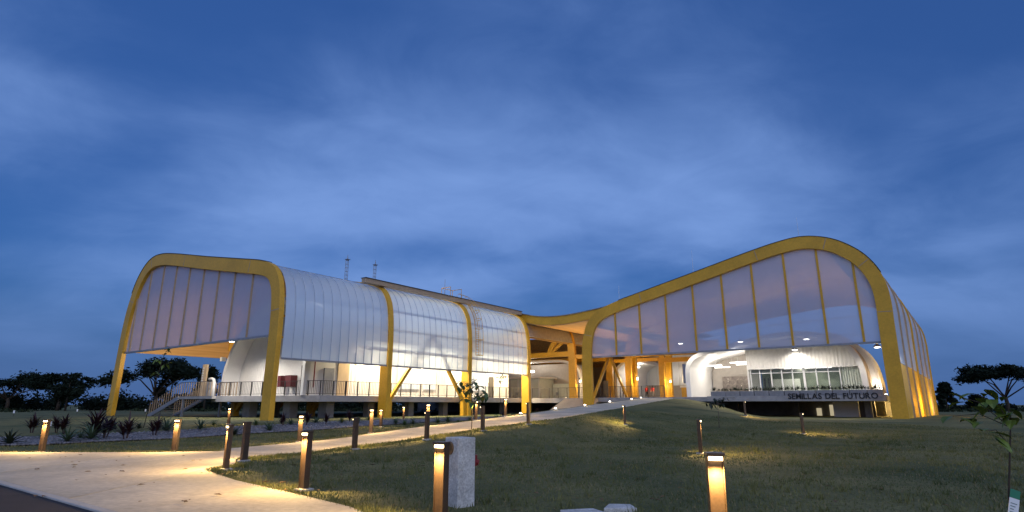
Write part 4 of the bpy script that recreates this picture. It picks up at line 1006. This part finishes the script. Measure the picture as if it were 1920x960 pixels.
def cordyline(seed, L=.42):
    random.seed(seed); m = MB()
    for s in range(3):
        bx, by, h = random.uniform(-.1, .1), random.uniform(-.1, .1), random.uniform(.18, .5)
        for i in range(18):
            blade(m, (bx, by, h * (.5 + .5 * i / 18)), i * 2.4 + random.random(), R(25 + 50 * i / 18), L * random.uniform(.7, 1.1), .035, .6, 3)
        m.tube([(bx * .5, by * .5, -.05), (bx, by, h)], .018, 5)
    return m
PL_AG = [agave(34, .62, .030, 11).build('agave', 'leaf_agave', recalc=False), agave(26, .5, .036, 12).build('agave', 'leaf_dark', recalc=False), agave(40, .55, .02, 13).build('yucca', 'leaf_green', recalc=False)]
PL_CO = [cordyline(21).build('red_cordyline', 'leaf_red', recalc=False), cordyline(22, .36).build('red_cordyline', 'leaf_red', recalc=False)]
PLANTS = [(22,836,1,1.25),(57,812,3,1.1),(104,812,3,1.0),(118,814,4,1.1),(126,832,0,1.1),(172,828,0,1.3),(176,826,3,1.5),(197,824,4,1.2),(233,826,3,1.15),(214,808,0,1.0),
          (288,818,3,1.1),(308,812,0,1.35),(330,806,2,1.0),(376,808,0,1.15),(262,806,1,.9),(437,818,1,1.0),(402,800,2,.8),(505,810,0,1.0),(478,800,2,.9),(530,800,4,.9),(546,798,0,.8),(576,798,3,1.0),(590,795,0,.9),(612,797,3,.9),
          (640,795,2,.9),(655,792,4,1.0),(672,795,0,.9),(690,790,2,.8),(742,797,0,.9),(757,800,2,.9),(775,798,0,.9),(822,796,2,1.0),(842,794,0,1.0),(860,796,2,.7),(880,792,0,.8),(932,790,2,1.0),(945,786,3,.8),(962,786,0,1.0),(972,782,2,.8),(1008,776,4,.9),(1020,774,2,.8),(150,826,2,.8),(80,826,2,.7)]
first = [True] * 5; cnt = [0] * 5
words = 'first second third fourth fifth sixth seventh eighth ninth tenth eleventh twelfth thirteenth fourteenth fifteenth sixteenth'.split()
kinds = {0: ('blue-green agave', 'agave'), 1: ('dark agave', 'agave'), 2: ('fine-leaved yucca', 'yucca'), 3: ('tall dark red cordyline', 'cordyline'), 4: ('bushy dark red cordyline', 'cordyline')}
for (px, py, k, sc) in sorted(PLANTS):
    x, y, z = on_ground(px, py); src = (PL_AG + PL_CO)[k]
    o = src if first[k] else src.copy()
    if not first[k]: col.objects.link(o)
    first[k] = False; o.location = (x, y, z); o.rotation_euler = (random.uniform(-.08, .08), random.uniform(-.08, .08), random.uniform(0, 6.3)); o.scale = (sc * 1.08,) * 3
    tag(o, '%s in the gravel bed, %s of its kind from the left' % (kinds[k][0], words[min(cnt[k], 15)]), kinds[k][1], 'plants in the gravel bed'); cnt[k] += 1
# planter row
p0 = agave(16, .26, .02, 31).build('planter_plant', 'leaf_dark', recalc=False)
for i in range(52):
    u = 13.95 - i * .252 + random.uniform(-.06, .06); o = p0 if i == 0 else p0.copy()
    if i: col.objects.link(o)
    o.location = W(u, 1.25 + random.uniform(-.15, .15), 2.34); o.rotation_euler = (0, 0, random.uniform(0, 6.3)); o.scale = (random.uniform(1.3, 2.2),) * 3
    tag(o, 'small dark spiky plant in the row along the lettered planter', 'plant', 'spiky plants in the lettered planter')

# gravel bed strip with pebbles
gn = np.array(catmull([(-34,18.9),(-22,18.6),(-15.6,18.5),(-13.4,20.4),(-11.6,24.2),(-8.9,28.6),(-6.5,33),(-3.0,39),(1.5,46)], 8)); gf = np.array(catmull([(-40,23.5),(-27,23.2),(-19.5,23),(-16.8,25.2),(-14.6,29),(-12.2,33),(-9.5,37.5),(-6,43),(-1,50)], 8))
V = []; F = []; nr = 7
for i in range(len(gn)):
    for j in range(nr): p = gn[i] * (1 - j/(nr-1)) + gf[i] * j/(nr-1); V.append((p[0], p[1], g1(p[0], p[1]) + .035))
for i in range(len(gn) - 1):
    for j in range(nr - 1): a = i * nr + j; F.append((a, a + 1, a + nr + 1, a + nr))
tag(mesh_np('gravel_bed', V, F, 'gravel'), 'grey gravel planting bed along the far side of the path', 'gravel', kind='structure')
rs = np.random.RandomState(5); n = 9000
ti = rs.rand(n) * (len(gn) - 1.001); i0 = ti.astype(int); f = (ti - i0)[:, None]; s = (rs.rand(n) ** 1.5)[:, None]
Pn = gn[i0] * (1 - f) + gn[i0 + 1] * f; Pf = gf[i0] * (1 - f) + gf[i0 + 1] * f; Pp = Pn * (1 - s) + Pf * s; zz = ground(Pp[:, 0], Pp[:, 1]) + .04
octa = np.array([(1,0,0),(-1,0,0),(0,1,0),(0,-1,0),(0,0,1),(0,0,-1)], float); of = np.array([(0,2,4),(2,1,4),(1,3,4),(3,0,4),(2,0,5),(1,2,5),(3,1,5),(0,3,5)])
sc = rs.uniform(.03, .085, n); an = rs.rand(n) * 6.28; ex = rs.uniform(.6, 1.3, (n, 3)) * np.array([1, 1, .6])
O = octa[None] * (sc[:, None, None] * ex[:, None, :]); ca, sa = np.cos(an)[:, None], np.sin(an)[:, None]
V = np.stack([O[..., 0] * ca - O[..., 1] * sa + Pp[:, 0:1], O[..., 0] * sa + O[..., 1] * ca + Pp[:, 1:2], O[..., 2] + zz[:, None]], -1).reshape(-1, 3)
Fq = (of[None] + (np.arange(n) * 6)[:, None, None]).reshape(-1, 3)
tag(mesh_np('pebbles', V, Fq, 'pebble'), 'loose grey pebbles covering the gravel bed', 'gravel', kind='stuff')

# ------------------------------------------------------------------ grass blades
lf = np.array(lawn_front)
def on_hard(x, y):
    dx = x[:, None] - cen[None, :, 0]; dy = y[:, None] - cen[None, :, 1]; d = np.sqrt((dx*dx + dy*dy).min(1)); h = d < PATHW / 2 - .03
    xb = np.interp(y, lf[::-1, 1], lf[::-1, 0]); h |= (y < 12.6) & (x < xb - .03)
    h |= (y >= 12.55) & (y < 16.05) & (x < np.interp(y, near[:, 1], near[:, 0]) + .03)
    return h
def grass(name, n, box, hmin, hmax, w, m, label, near_edge=None, pw=1.0):
    rs = np.random.RandomState(len(name)); x0, x1, y0, y1 = box or (0, 1, 0, 1)
    y = y0 + (y1 - y0) * rs.rand(n) ** pw; x = x0 + (x1 - x0) * rs.rand(n)
    if near_edge is not None:      # long grass hanging over the lawn's edge
        E_, sx, sy = near_edge; k = rs.rand(n) ** 1.3 * (len(E_) - 1.01); i = k.astype(int); f = (k - i)[:, None]; p = E_[i] * (1 - f) + E_[i+1] * f
        off = np.abs(rs.randn(n)) * .16 - .03 - .05 * np.abs(np.sin(k * 3.1) * np.sin(k * 1.3)); x = p[:, 0] + off * sx; y = p[:, 1] + off * sy + rs.randn(n) * .04
    else:
        ok = ~on_hard(x, y) & (np.abs(x) < y * .98 + .6); x, y = x[ok], y[ok]
    n = len(x); z = ground(x, y) - .005; h = rs.uniform(hmin, hmax, n) * (.7 + .3 * np.sin(x * 1.7) * np.sin(y * 1.3 + 1)); a = rs.rand(n) * 6.28; lean = rs.uniform(.1, .8, n) * h; b = rs.rand(n) * 6.28
    ww = w * rs.uniform(.6, 1.3, n) * (1 + y / 14)
    c, s = np.cos(a) * ww, np.sin(a) * ww
    V = np.stack([np.stack([x - c, y - s, z], 1), np.stack([x + c, y + s, z], 1), np.stack([x + np.cos(b) * lean, y + np.sin(b) * lean, z + h], 1)], 1).reshape(-1, 3)
    o = mesh_np(name, V, np.arange(3 * n).reshape(-1, 3), m); tag(o, label, 'grass', kind='stuff'); return o
grass('grass_blades', 330000, (-16, 22, 3.6, 34), .03, .075, .0045, 'blade', 'short green grass blades on the lawn', pw=1.7)
grass('dry_grass', 60000, (-16, 22, 3.6, 34), .03, .07, .004, 'blade_dry', 'straw-coloured dry blades among the grass', pw=1.7)
grass('edge_grass', 5000, None, .05, .13, .005, 'blade', 'longer ragged grass along the lawn edge', near_edge=(lf, .8, .6))
grass('path_edge_grass', 9000, None, .05, .12, .005, 'blade', 'ragged grass along the near edge of the path', near_edge=(near[:45, :2], .85, -.5))
grass('plaza_edge_grass', 6000, None, .04, .11, .006, 'blade', 'ragged grass along the far edge of the plaza', near_edge=(np.array([(-7.9, 16.36), (-9.6, 16.0), (-14, 16.0), (-22, 16.0)]), .1, 1))
rs = np.random.RandomState(41); nt_ = 900; tx = rs.uniform(-9, 16, nt_); ty = 4.2 + 22 * rs.rand(nt_) ** 1.5; ok = ~on_hard(tx, ty) & (np.abs(tx) < ty * .98 + .6); tx, ty = tx[ok], ty[ok]; kk = 16
x = (tx[:, None] + .05 * rs.randn(len(tx), kk)).ravel(); y = (ty[:, None] + .05 * rs.randn(len(tx), kk)).ravel(); n = len(x); z = ground(x, y); h = rs.uniform(.05, .14, n); a = rs.rand(n) * 6.28; b = rs.rand(n) * 6.28; ww = .004 * (1 + y / 12)
V = np.stack([np.stack([x - np.cos(a) * ww, y - np.sin(a) * ww, z], 1), np.stack([x + np.cos(a) * ww, y + np.sin(a) * ww, z], 1), np.stack([x + np.cos(b) * h * .5, y + np.sin(b) * h * .5, z + h], 1)], 1).reshape(-1, 3)
ok = (np.sin(x * .8 + 2 * np.sin(y * .35)) * np.sin(y * .6 + 1.5 * np.sin(x * .5))) > -.2
tag(mesh_np('grass_tufts', V, np.arange(3 * n).reshape(-1, 3), 'blade'), 'taller tufts of grass scattered over the lawn', 'grass', kind='stuff')
# fallen leaves
rs = np.random.RandomState(9); n = 150
x = rs.uniform(-14, 6, n); y = rs.uniform(5, 15.5, n); z = ground(x, y) + np.where(on_hard(x, y), ZP + .012, .05); V = []; F = []
for i in range(n):
    a = rs.rand() * 6.28; L_ = rs.uniform(.03, .075); c, s = math.cos(a), math.sin(a)
    pts = [(-1, 0, 0), (0, -.45, .25), (1, 0, .1), (0, .45, .3)]
    V += [(x[i] + (p[0] * c - p[1] * s) * L_, y[i] + (p[0] * s + p[1] * c) * L_, z[i] + p[2] * L_) for p in pts]; F.append((4*i, 4*i+1, 4*i+2, 4*i+3))
tag(mesh_np('fallen_leaves', V, F, 'leaf_litter'), 'brown fallen leaves scattered on plaza and lawn', 'leaves', kind='stuff')

# ------------------------------------------------------------------ trees
def leafcloud(rs, clumps, n, size, flat=.6):
    w = np.array([c[3] * c[4] * c[5] for c in clumps]) ** .75; w /= w.sum(); k = rs.choice(len(clumps), n, p=w); C = np.array(clumps)[k]
    d = rs.randn(n, 3); d /= np.linalg.norm(d, axis=1)[:, None]; r = rs.rand(n) ** .45; r *= 1 + .22 * rs.randn(n)
    P = C[:, :3] + d * r[:, None] * C[:, 3:6]
    t = rs.randn(n, 3); t[:, 2] *= flat; t /= np.linalg.norm(t, axis=1)[:, None]; q = rs.randn(n, 3); q[:, 2] *= flat; q -= t * (q * t).sum(1)[:, None]; q /= np.linalg.norm(q, axis=1)[:, None]
    s = size * rs.uniform(.5, 1.4, n)[:, None]
    V = np.stack([P - t * s, P + q * s * .45, P + t * s, P - q * s * .45], 1).reshape(-1, 3); return V, np.arange(4 * n).reshape(-1, 4)
def umbrella_tree(px0, px1, ytop, D, label, seed, m='leaf_far', name='rain_tree', n=7000, spread=.22):
    rs = np.random.RandomState(seed); xc, _, zt = at_depth((px0 + px1) / 2, ytop, D); x0 = at_depth(px0, 700, D)[0]; x1 = at_depth(px1, 700, D)[0]; hw = abs(x1 - x0) / 2
    t = thing(name, label, 'tree', (xc, D, 0)); cl = []
    for i in range(26):
        a = rs.rand() * 6.28; r = hw * (rs.rand() ** .55) * .88; zc = zt * (1 - spread * (r / hw) ** 2 - .22 * rs.rand() ** 1.5) - .5
        cl.append((xc + r * math.cos(a), D + r * math.sin(a) * .8, zc, hw * rs.uniform(.14, .27), hw * rs.uniform(.14, .27), hw * rs.uniform(.06, .13)))
    V, F = leafcloud(rs, cl, n, .30, .5); mesh_np('crown', V - np.array((xc, D, 0)), F, m, t, (xc, D, 0))
    tr = MB(); h0 = zt * .34; tr.tube([(xc, D, -.3), (xc + .2, D, h0 * .5), (xc, D, h0)], .38, 8, .26)
    o = tr.build('trunk', 'bark', t, smooth=True)
    for i in range(7):
        c = cl[i]; MB().tube([(xc, D, h0 * (.75 + .025 * i)), (xc * .6 + c[0] * .4 + rs.uniform(-.5, .5), D * .6 + c[1] * .4, h0 + (c[2] - h0) * rs.uniform(.35, .7)), (xc * .25 + c[0] * .75 + rs.uniform(-.4, .4), D * .25 + c[1] * .75, h0 + (c[2] - h0) * rs.uniform(.72, .9)), (c[0], c[1], c[2])], .15, 6, .03).build('limb', 'bark', t, smooth=True)
umbrella_tree(-70, 120, 700, 115, 'wide umbrella-shaped tree at the far left edge', 3)
umbrella_tree(60, 180, 697, 118, 'umbrella-shaped tree just right of the far left one', 14, n=5000)
umbrella_tree(200, 405, 672, 108, 'large umbrella-shaped tree behind the outer left column', 5, n=9000, spread=.3)
umbrella_tree(1783, 1960, 682, 112, 'wide umbrella-shaped tree at the right edge', 8, n=9000, spread=.2)
def upright_tree(px, ytop, wpx, D, label, seed, name='leafy_tree', m='leaf_far', n=2600):
    rs = np.random.RandomState(seed); xc, _, zt = at_depth(px, ytop, D); hw = wpx * D / 1116 / 2; t = thing(name, label, 'tree', (xc, D, 0)); cl = []
    for i in range(16):
        f = rs.rand(); r = hw * (1 - .75 * f) * .7; a = rs.rand() * 6.28; cl.append((xc + r * math.cos(a), D + r * math.sin(a), zt * (.3 + .64 * f), hw * rs.uniform(.25, .5), hw * rs.uniform(.25, .5), hw * rs.uniform(.22, .4)))
    V, F = leafcloud(rs, cl, n, .30, .8); mesh_np('crown', V - np.array((xc, D, 0)), F, m, t, (xc, D, 0))
    MB().tube([(xc, D, -.3), (xc, D, zt * .75)], .2, 7, .06).build('trunk', 'bark', t, smooth=True)
upright_tree(135, 700, 70, 112, 'bushy dark tree between the umbrella tree and the left column', 31)
upright_tree(392, 688, 45, 104, 'narrow dark tree right of the stair sign', 32)
upright_tree(330, 672, 60, 111, 'tall dark tree rising through the large umbrella tree', 35)
upright_tree(1768, 718, 34, 100, 'small dark tree beside the far right lamp post', 33)
upright_tree(1830, 742, 40, 120, 'low dark tree under the right umbrella tree', 34)
rs = np.random.RandomState(77); cl = []
for i in range(150):
    x = rs.uniform(-150, 175); D = rs.uniform(118, 140); h = rs.uniform(1.6, 4.2) if x < 60 else rs.uniform(.6, 1.8)
    cl.append((x, D, h * .45, rs.uniform(2, 4.5), 2.5, h * .62))
V, F = leafcloud(rs, cl, 42000, .42, .8); tag(mesh_np('distant_wood', V, F, 'leaf_far'), 'dark belt of scrub and wood along the horizon', 'wood', kind='stuff')
rs = np.random.RandomState(78); cl = [(x, rs.uniform(84, 100), .25, 3, 2, .45) for x in rs.uniform(-110, 150, 120)]
V, F = leafcloud(rs, cl, 14000, .22, 1); tag(mesh_np('field_growth', V, F, 'leaf_far_light'), 'low pale field growth before the wood', 'crop', kind='stuff')

# ------------------------------------------------------------------ saplings
def bigleaf(m, p, az, pitch, L, w):
    c, s = math.cos(az), math.sin(az); d = np.array((c * math.cos(pitch), s * math.cos(pitch), math.sin(pitch))); sd = np.array((-s, c, 0)); p = np.array(p); up_ = np.array((0, 0, 1))
    vs = [tuple(p)]
    for f, k, dr in ((.3, .9, .0), (.6, 1.0, -.06), (.85, .55, -.16)):
        q = p + d * L * f + up_ * dr * L; vs += [tuple(q + sd * w * k + up_ * w * .25), tuple(q), tuple(q - sd * w * k + up_ * w * .25)]
    vs.append(tuple(p + d * L - up_ * .28 * L))
    m.add(vs, [(0, 2, 1), (0, 3, 2), (1, 2, 5, 4), (2, 3, 6, 5), (4, 5, 8, 7), (5, 6, 9, 8), (7, 8, 10), (8, 9, 10)])
def sapling(base, pts, twigs, label, leaf, L, w, per, seed, r=.018, m='bark', fanned=False):
    random.seed(seed); x, y, z = base; t = thing('sapling', label, 'tree', base)
    S = [(x + p[0], y + p[1], z + p[2]) for p in pts]; MB().tube(S, r, 7, r * .5).build('trunk', m, t, smooth=True)
    lm = MB(); tm = MB()
    for (fx, fy, fz, tx, ty, tz) in twigs:
        a = np.array((x + fx, y + fy, z + fz)); b = np.array((x + tx, y + ty, z + tz)); mid = (a + b) / 2 + np.array((0, 0, .06)); tm.tube([tuple(a), tuple(mid), tuple(b)], r * .4, 5, r * .2)
        for i in range(per):
            f = .35 + .65 * (i + 1) / per; q = a + (b - a) * f; bigleaf(lm, q, random.uniform(0, 6.28), random.uniform(-.9, .25), L * random.uniform(.7, 1.15), w * random.uniform(.8, 1.2))
    tm.build('twigs', m, t); lm.build('crown', leaf, t, recalc=False)
def tw(n, h, r, lo, seed):
    random.seed(seed); out = []
    for i in range(n):
        a = i * 2.4; z0 = h * random.uniform(lo, .97); rr = r * random.uniform(.5, 1); out.append((0, 0, z0, rr * math.cos(a), rr * math.sin(a), z0 + random.uniform(-.1, .28)))
    return out
x, y, _ = at_depth(884, 815, 21.8); sapling((x, y, g1(x, y)), [(0,0,0),(.02,0,.6),(-.02,0,1.2),(.03,0,1.9)], tw(13, 1.75, .75, .55, 3), 'leafy sapling with drooping leaves beside the ramp, centre', 'leaf_green', .24, .07, 6, 3)
x, y, _ = at_depth(1348, 795, 29); sapling((x, y, g1(x, y)), [(0,0,0),(.02,0,.7),(0,0,1.35)], tw(10, 1.3, .75, .8, 4), 'small sapling with flat crown on the mound', 'leaf_dark', .2, .05, 6, 4, .02, 'bark_pale')
x, y, _ = at_depth(268, 808, 30); sapling((x, y, g1(x, y)), [(0,0,0),(.15,0,1.2),(.3,0,2.4),(.5,0,3.7)], [(.3,0,2.4,.1,.1,2.8),(.4,0,3.0,.75,0,3.2),(.4,0,3.2,.15,0,3.4),(.45,0,3.4,.6,.1,3.9),(.5,0,3.6,.7,0,4.0)], 'tall thin sapling with few leaves before the left stair', 'leaf_lime', .26, .08, 5, 5)
x, y, _ = at_depth(938, 790, 30); sapling((x, y, g1(x, y)), [(0,0,0),(.02,0,1.0),(0,0,2.2)], tw(6, 2.1, .3, .7, 6), 'thin upright sapling left of the corner column', 'leaf_green', .16, .05, 4, 6, .012)
# nearest sapling at the right edge, with its nursery tag
SX, SY = 3.60, 4.5
sapling((SX, SY, 0), [(0,0,-.05),(0,0,.35),(.02,0,.6),(.08,0,.85),(.14,0,1.1)], [(.14,0,1.08,-.04,-.05,1.36),(.14,0,1.08,-.26,.02,1.33),(.14,0,1.08,-.22,.1,1.16),(.14,0,1.08,.16,0,1.30),(.14,0,1.08,.04,.15,1.33),(.10,0,.95,-.12,-.08,1.06),(.14,0,1.08,.1,-.1,1.2)], 'nearest sapling with broad leaves at the right edge', 'leaf_lime', .125, .038, 5, 8, .010, 'bark')
t = thing('nursery_tag', 'white plant tag with green ends hanging at the right edge', 'tag', (SX + .04, SY - .03, .40))
ca, sa = math.cos(.32), math.sin(.32)
TT = lambda a, b, c: (SX + .035 + a * ca + c * sa, SY - .04 + b, .62 - a * sa * 0 + (-(.0) + c * ca - a * sa))
MB(TT).prism([(-.035, -.002), (.035, -.002), (.035, .002), (-.035, .002)], -.22, -.03).build('card', 'tag_white', t)
MB(TT).prism([(-.035, -.0022), (.035, -.0022), (.035, .0022), (-.035, .0022)], -.028, .03).build('green_band', 'tag_green', t)
MB(TT).prism([(-.035, -.0022), (.035, -.0022), (.035, .0022), (-.035, .0022)], -.245, -.222).build('green_band', 'tag_green', t)
for i in range(7): MB(TT).prism([(-.026, -.0034), (.020 - .01 * (i % 3), -.0034), (.020 - .01 * (i % 3), -.0024), (-.026, -.0024)], -.07 - .02 * i, -.064 - .02 * i).build('print_line', 'tag_ink', t)
# white stake tags in the far field
for i, (px, py) in enumerate(((25, 776), (144, 772), (207, 774), (272, 772), (92, 803))):
    x, y, z = on_ground(px, py + 4); t = thing('stake_tag', ['white stake tag at the far left of the field', 'white stake tag left of the outer column', 'white stake tag touching the outer column', 'white stake tag right of the outer column', 'white stake tag beside the leftmost bollard'][i], 'tag', (x, y, z), 'white stake tags')
    h = .5 if i < 4 else .4; MB().box((x - .012, y - .012, z - .05), (x + .012, y + .012, z + h * .6)).build('stake', 'bark', t); MB().box((x - .08, y - .016, z + h * .5), (x + .08, y - .013, z + h)).build('card', 'tag_white', t)

# ------------------------------------------------------------------ people
def person(loc, face, label, top, legs, arm=.0, stride=.12):
    J = {'pel': (0,0,.95), 'wa': (0,0,1.10), 'ch': (0,.02,1.33), 'nk': (0,0,1.48), 'hd0': (0,-.01,1.56), 'hd': (0,-.02,1.68), 'hd2': (0,-.01,1.76)}
    V = [J['pel'], J['wa'], J['ch'], J['nk'], J['hd0'], J['hd'], J['hd2']]; E = [(i, i+1) for i in range(6)]
    Rr = [(.15,.11), (.135,.10), (.165,.11), (.055,.055), (.065,.075), (.078,.098), (.05,.06)]
    for s in (-1, 1):
        o = len(V); V += [(s*.17,.02,1.40), (s*.22,.02+arm*.05,1.16), (s*.22,-.05-arm*.2,.93), (s*.21,-.08-arm*.25,.83)]; Rr += [(.06,.06), (.045,.045), (.034,.034), (.035,.02)]
        E += [(2, o), (o, o+1), (o+1, o+2), (o+2, o+3)]
        o = len(V); V += [(s*.095,0,.88), (s*.10,-s*stride*.4,.48), (s*.10,-s*stride*.8+.02,.08), (s*.11,-s*stride*.8-.12,.035)]; Rr += [(.095,.095), (.06,.06), (.042,.042), (.04,.03)]
        E += [(0, o), (o, o+1), (o+1, o+2), (o+2, o+3)]
    me = bpy.data.meshes.new('person'); me.from_pydata(V, E, []); ob = bpy.data.objects.new('person', me); col.objects.link(ob)
    sk_ = ob.modifiers.new('skin', 'SKIN'); ob.modifiers.new('sub', 'SUBSURF').levels = 1
    lay = me.skin_vertices[0].data if me.skin_vertices else None
    if lay is None:
        bm = bmesh.new(); bm.from_mesh(me); bm.verts.layers.skin.verify(); bm.to_mesh(me); bm.free(); lay = me.skin_vertices[0].data
    for i, r in enumerate(Rr): lay[i].radius = r
    lay[0].use_root = True
    bpy.context.view_layer.update(); m2 = bpy.data.meshes.new_from_object(ob.evaluated_get(bpy.context.evaluated_depsgraph_get())); bpy.data.objects.remove(ob)
    for nme in ('skin', top, legs, 'cloth_dark'): m2.materials.append(M(nme))
    for p in m2.polygons:
        c = p.center; p.use_smooth = True
        p.material_index = 3 if c.z < .07 or c.z > 1.72 or (c.z > 1.6 and c.y > .02) else (2 if c.z < .96 and abs(c.x) < .19 else (0 if c.z > 1.49 or c.z < 1.0 else 1))
    o = bpy.data.objects.new('person', m2); col.objects.link(o); o.location = loc; o.rotation_euler = (0, 0, face); tag(o, label, 'person', 'people in the entrance'); return o
person(W(31.6, 20.0, DZ), R(200), 'person in dark clothes walking between the entrance columns', 'cloth_dark', 'cloth_dark', .4, .2)
person(W(28.6, 20.5, DZ), R(20), 'person in a red shirt standing at left of the pair', 'cloth_red', 'cloth_dark')
person(W(27.7, 20.3, DZ), R(-30), 'person in a red shirt standing at right of the pair', 'cloth_red', 'cloth_grey', .3)
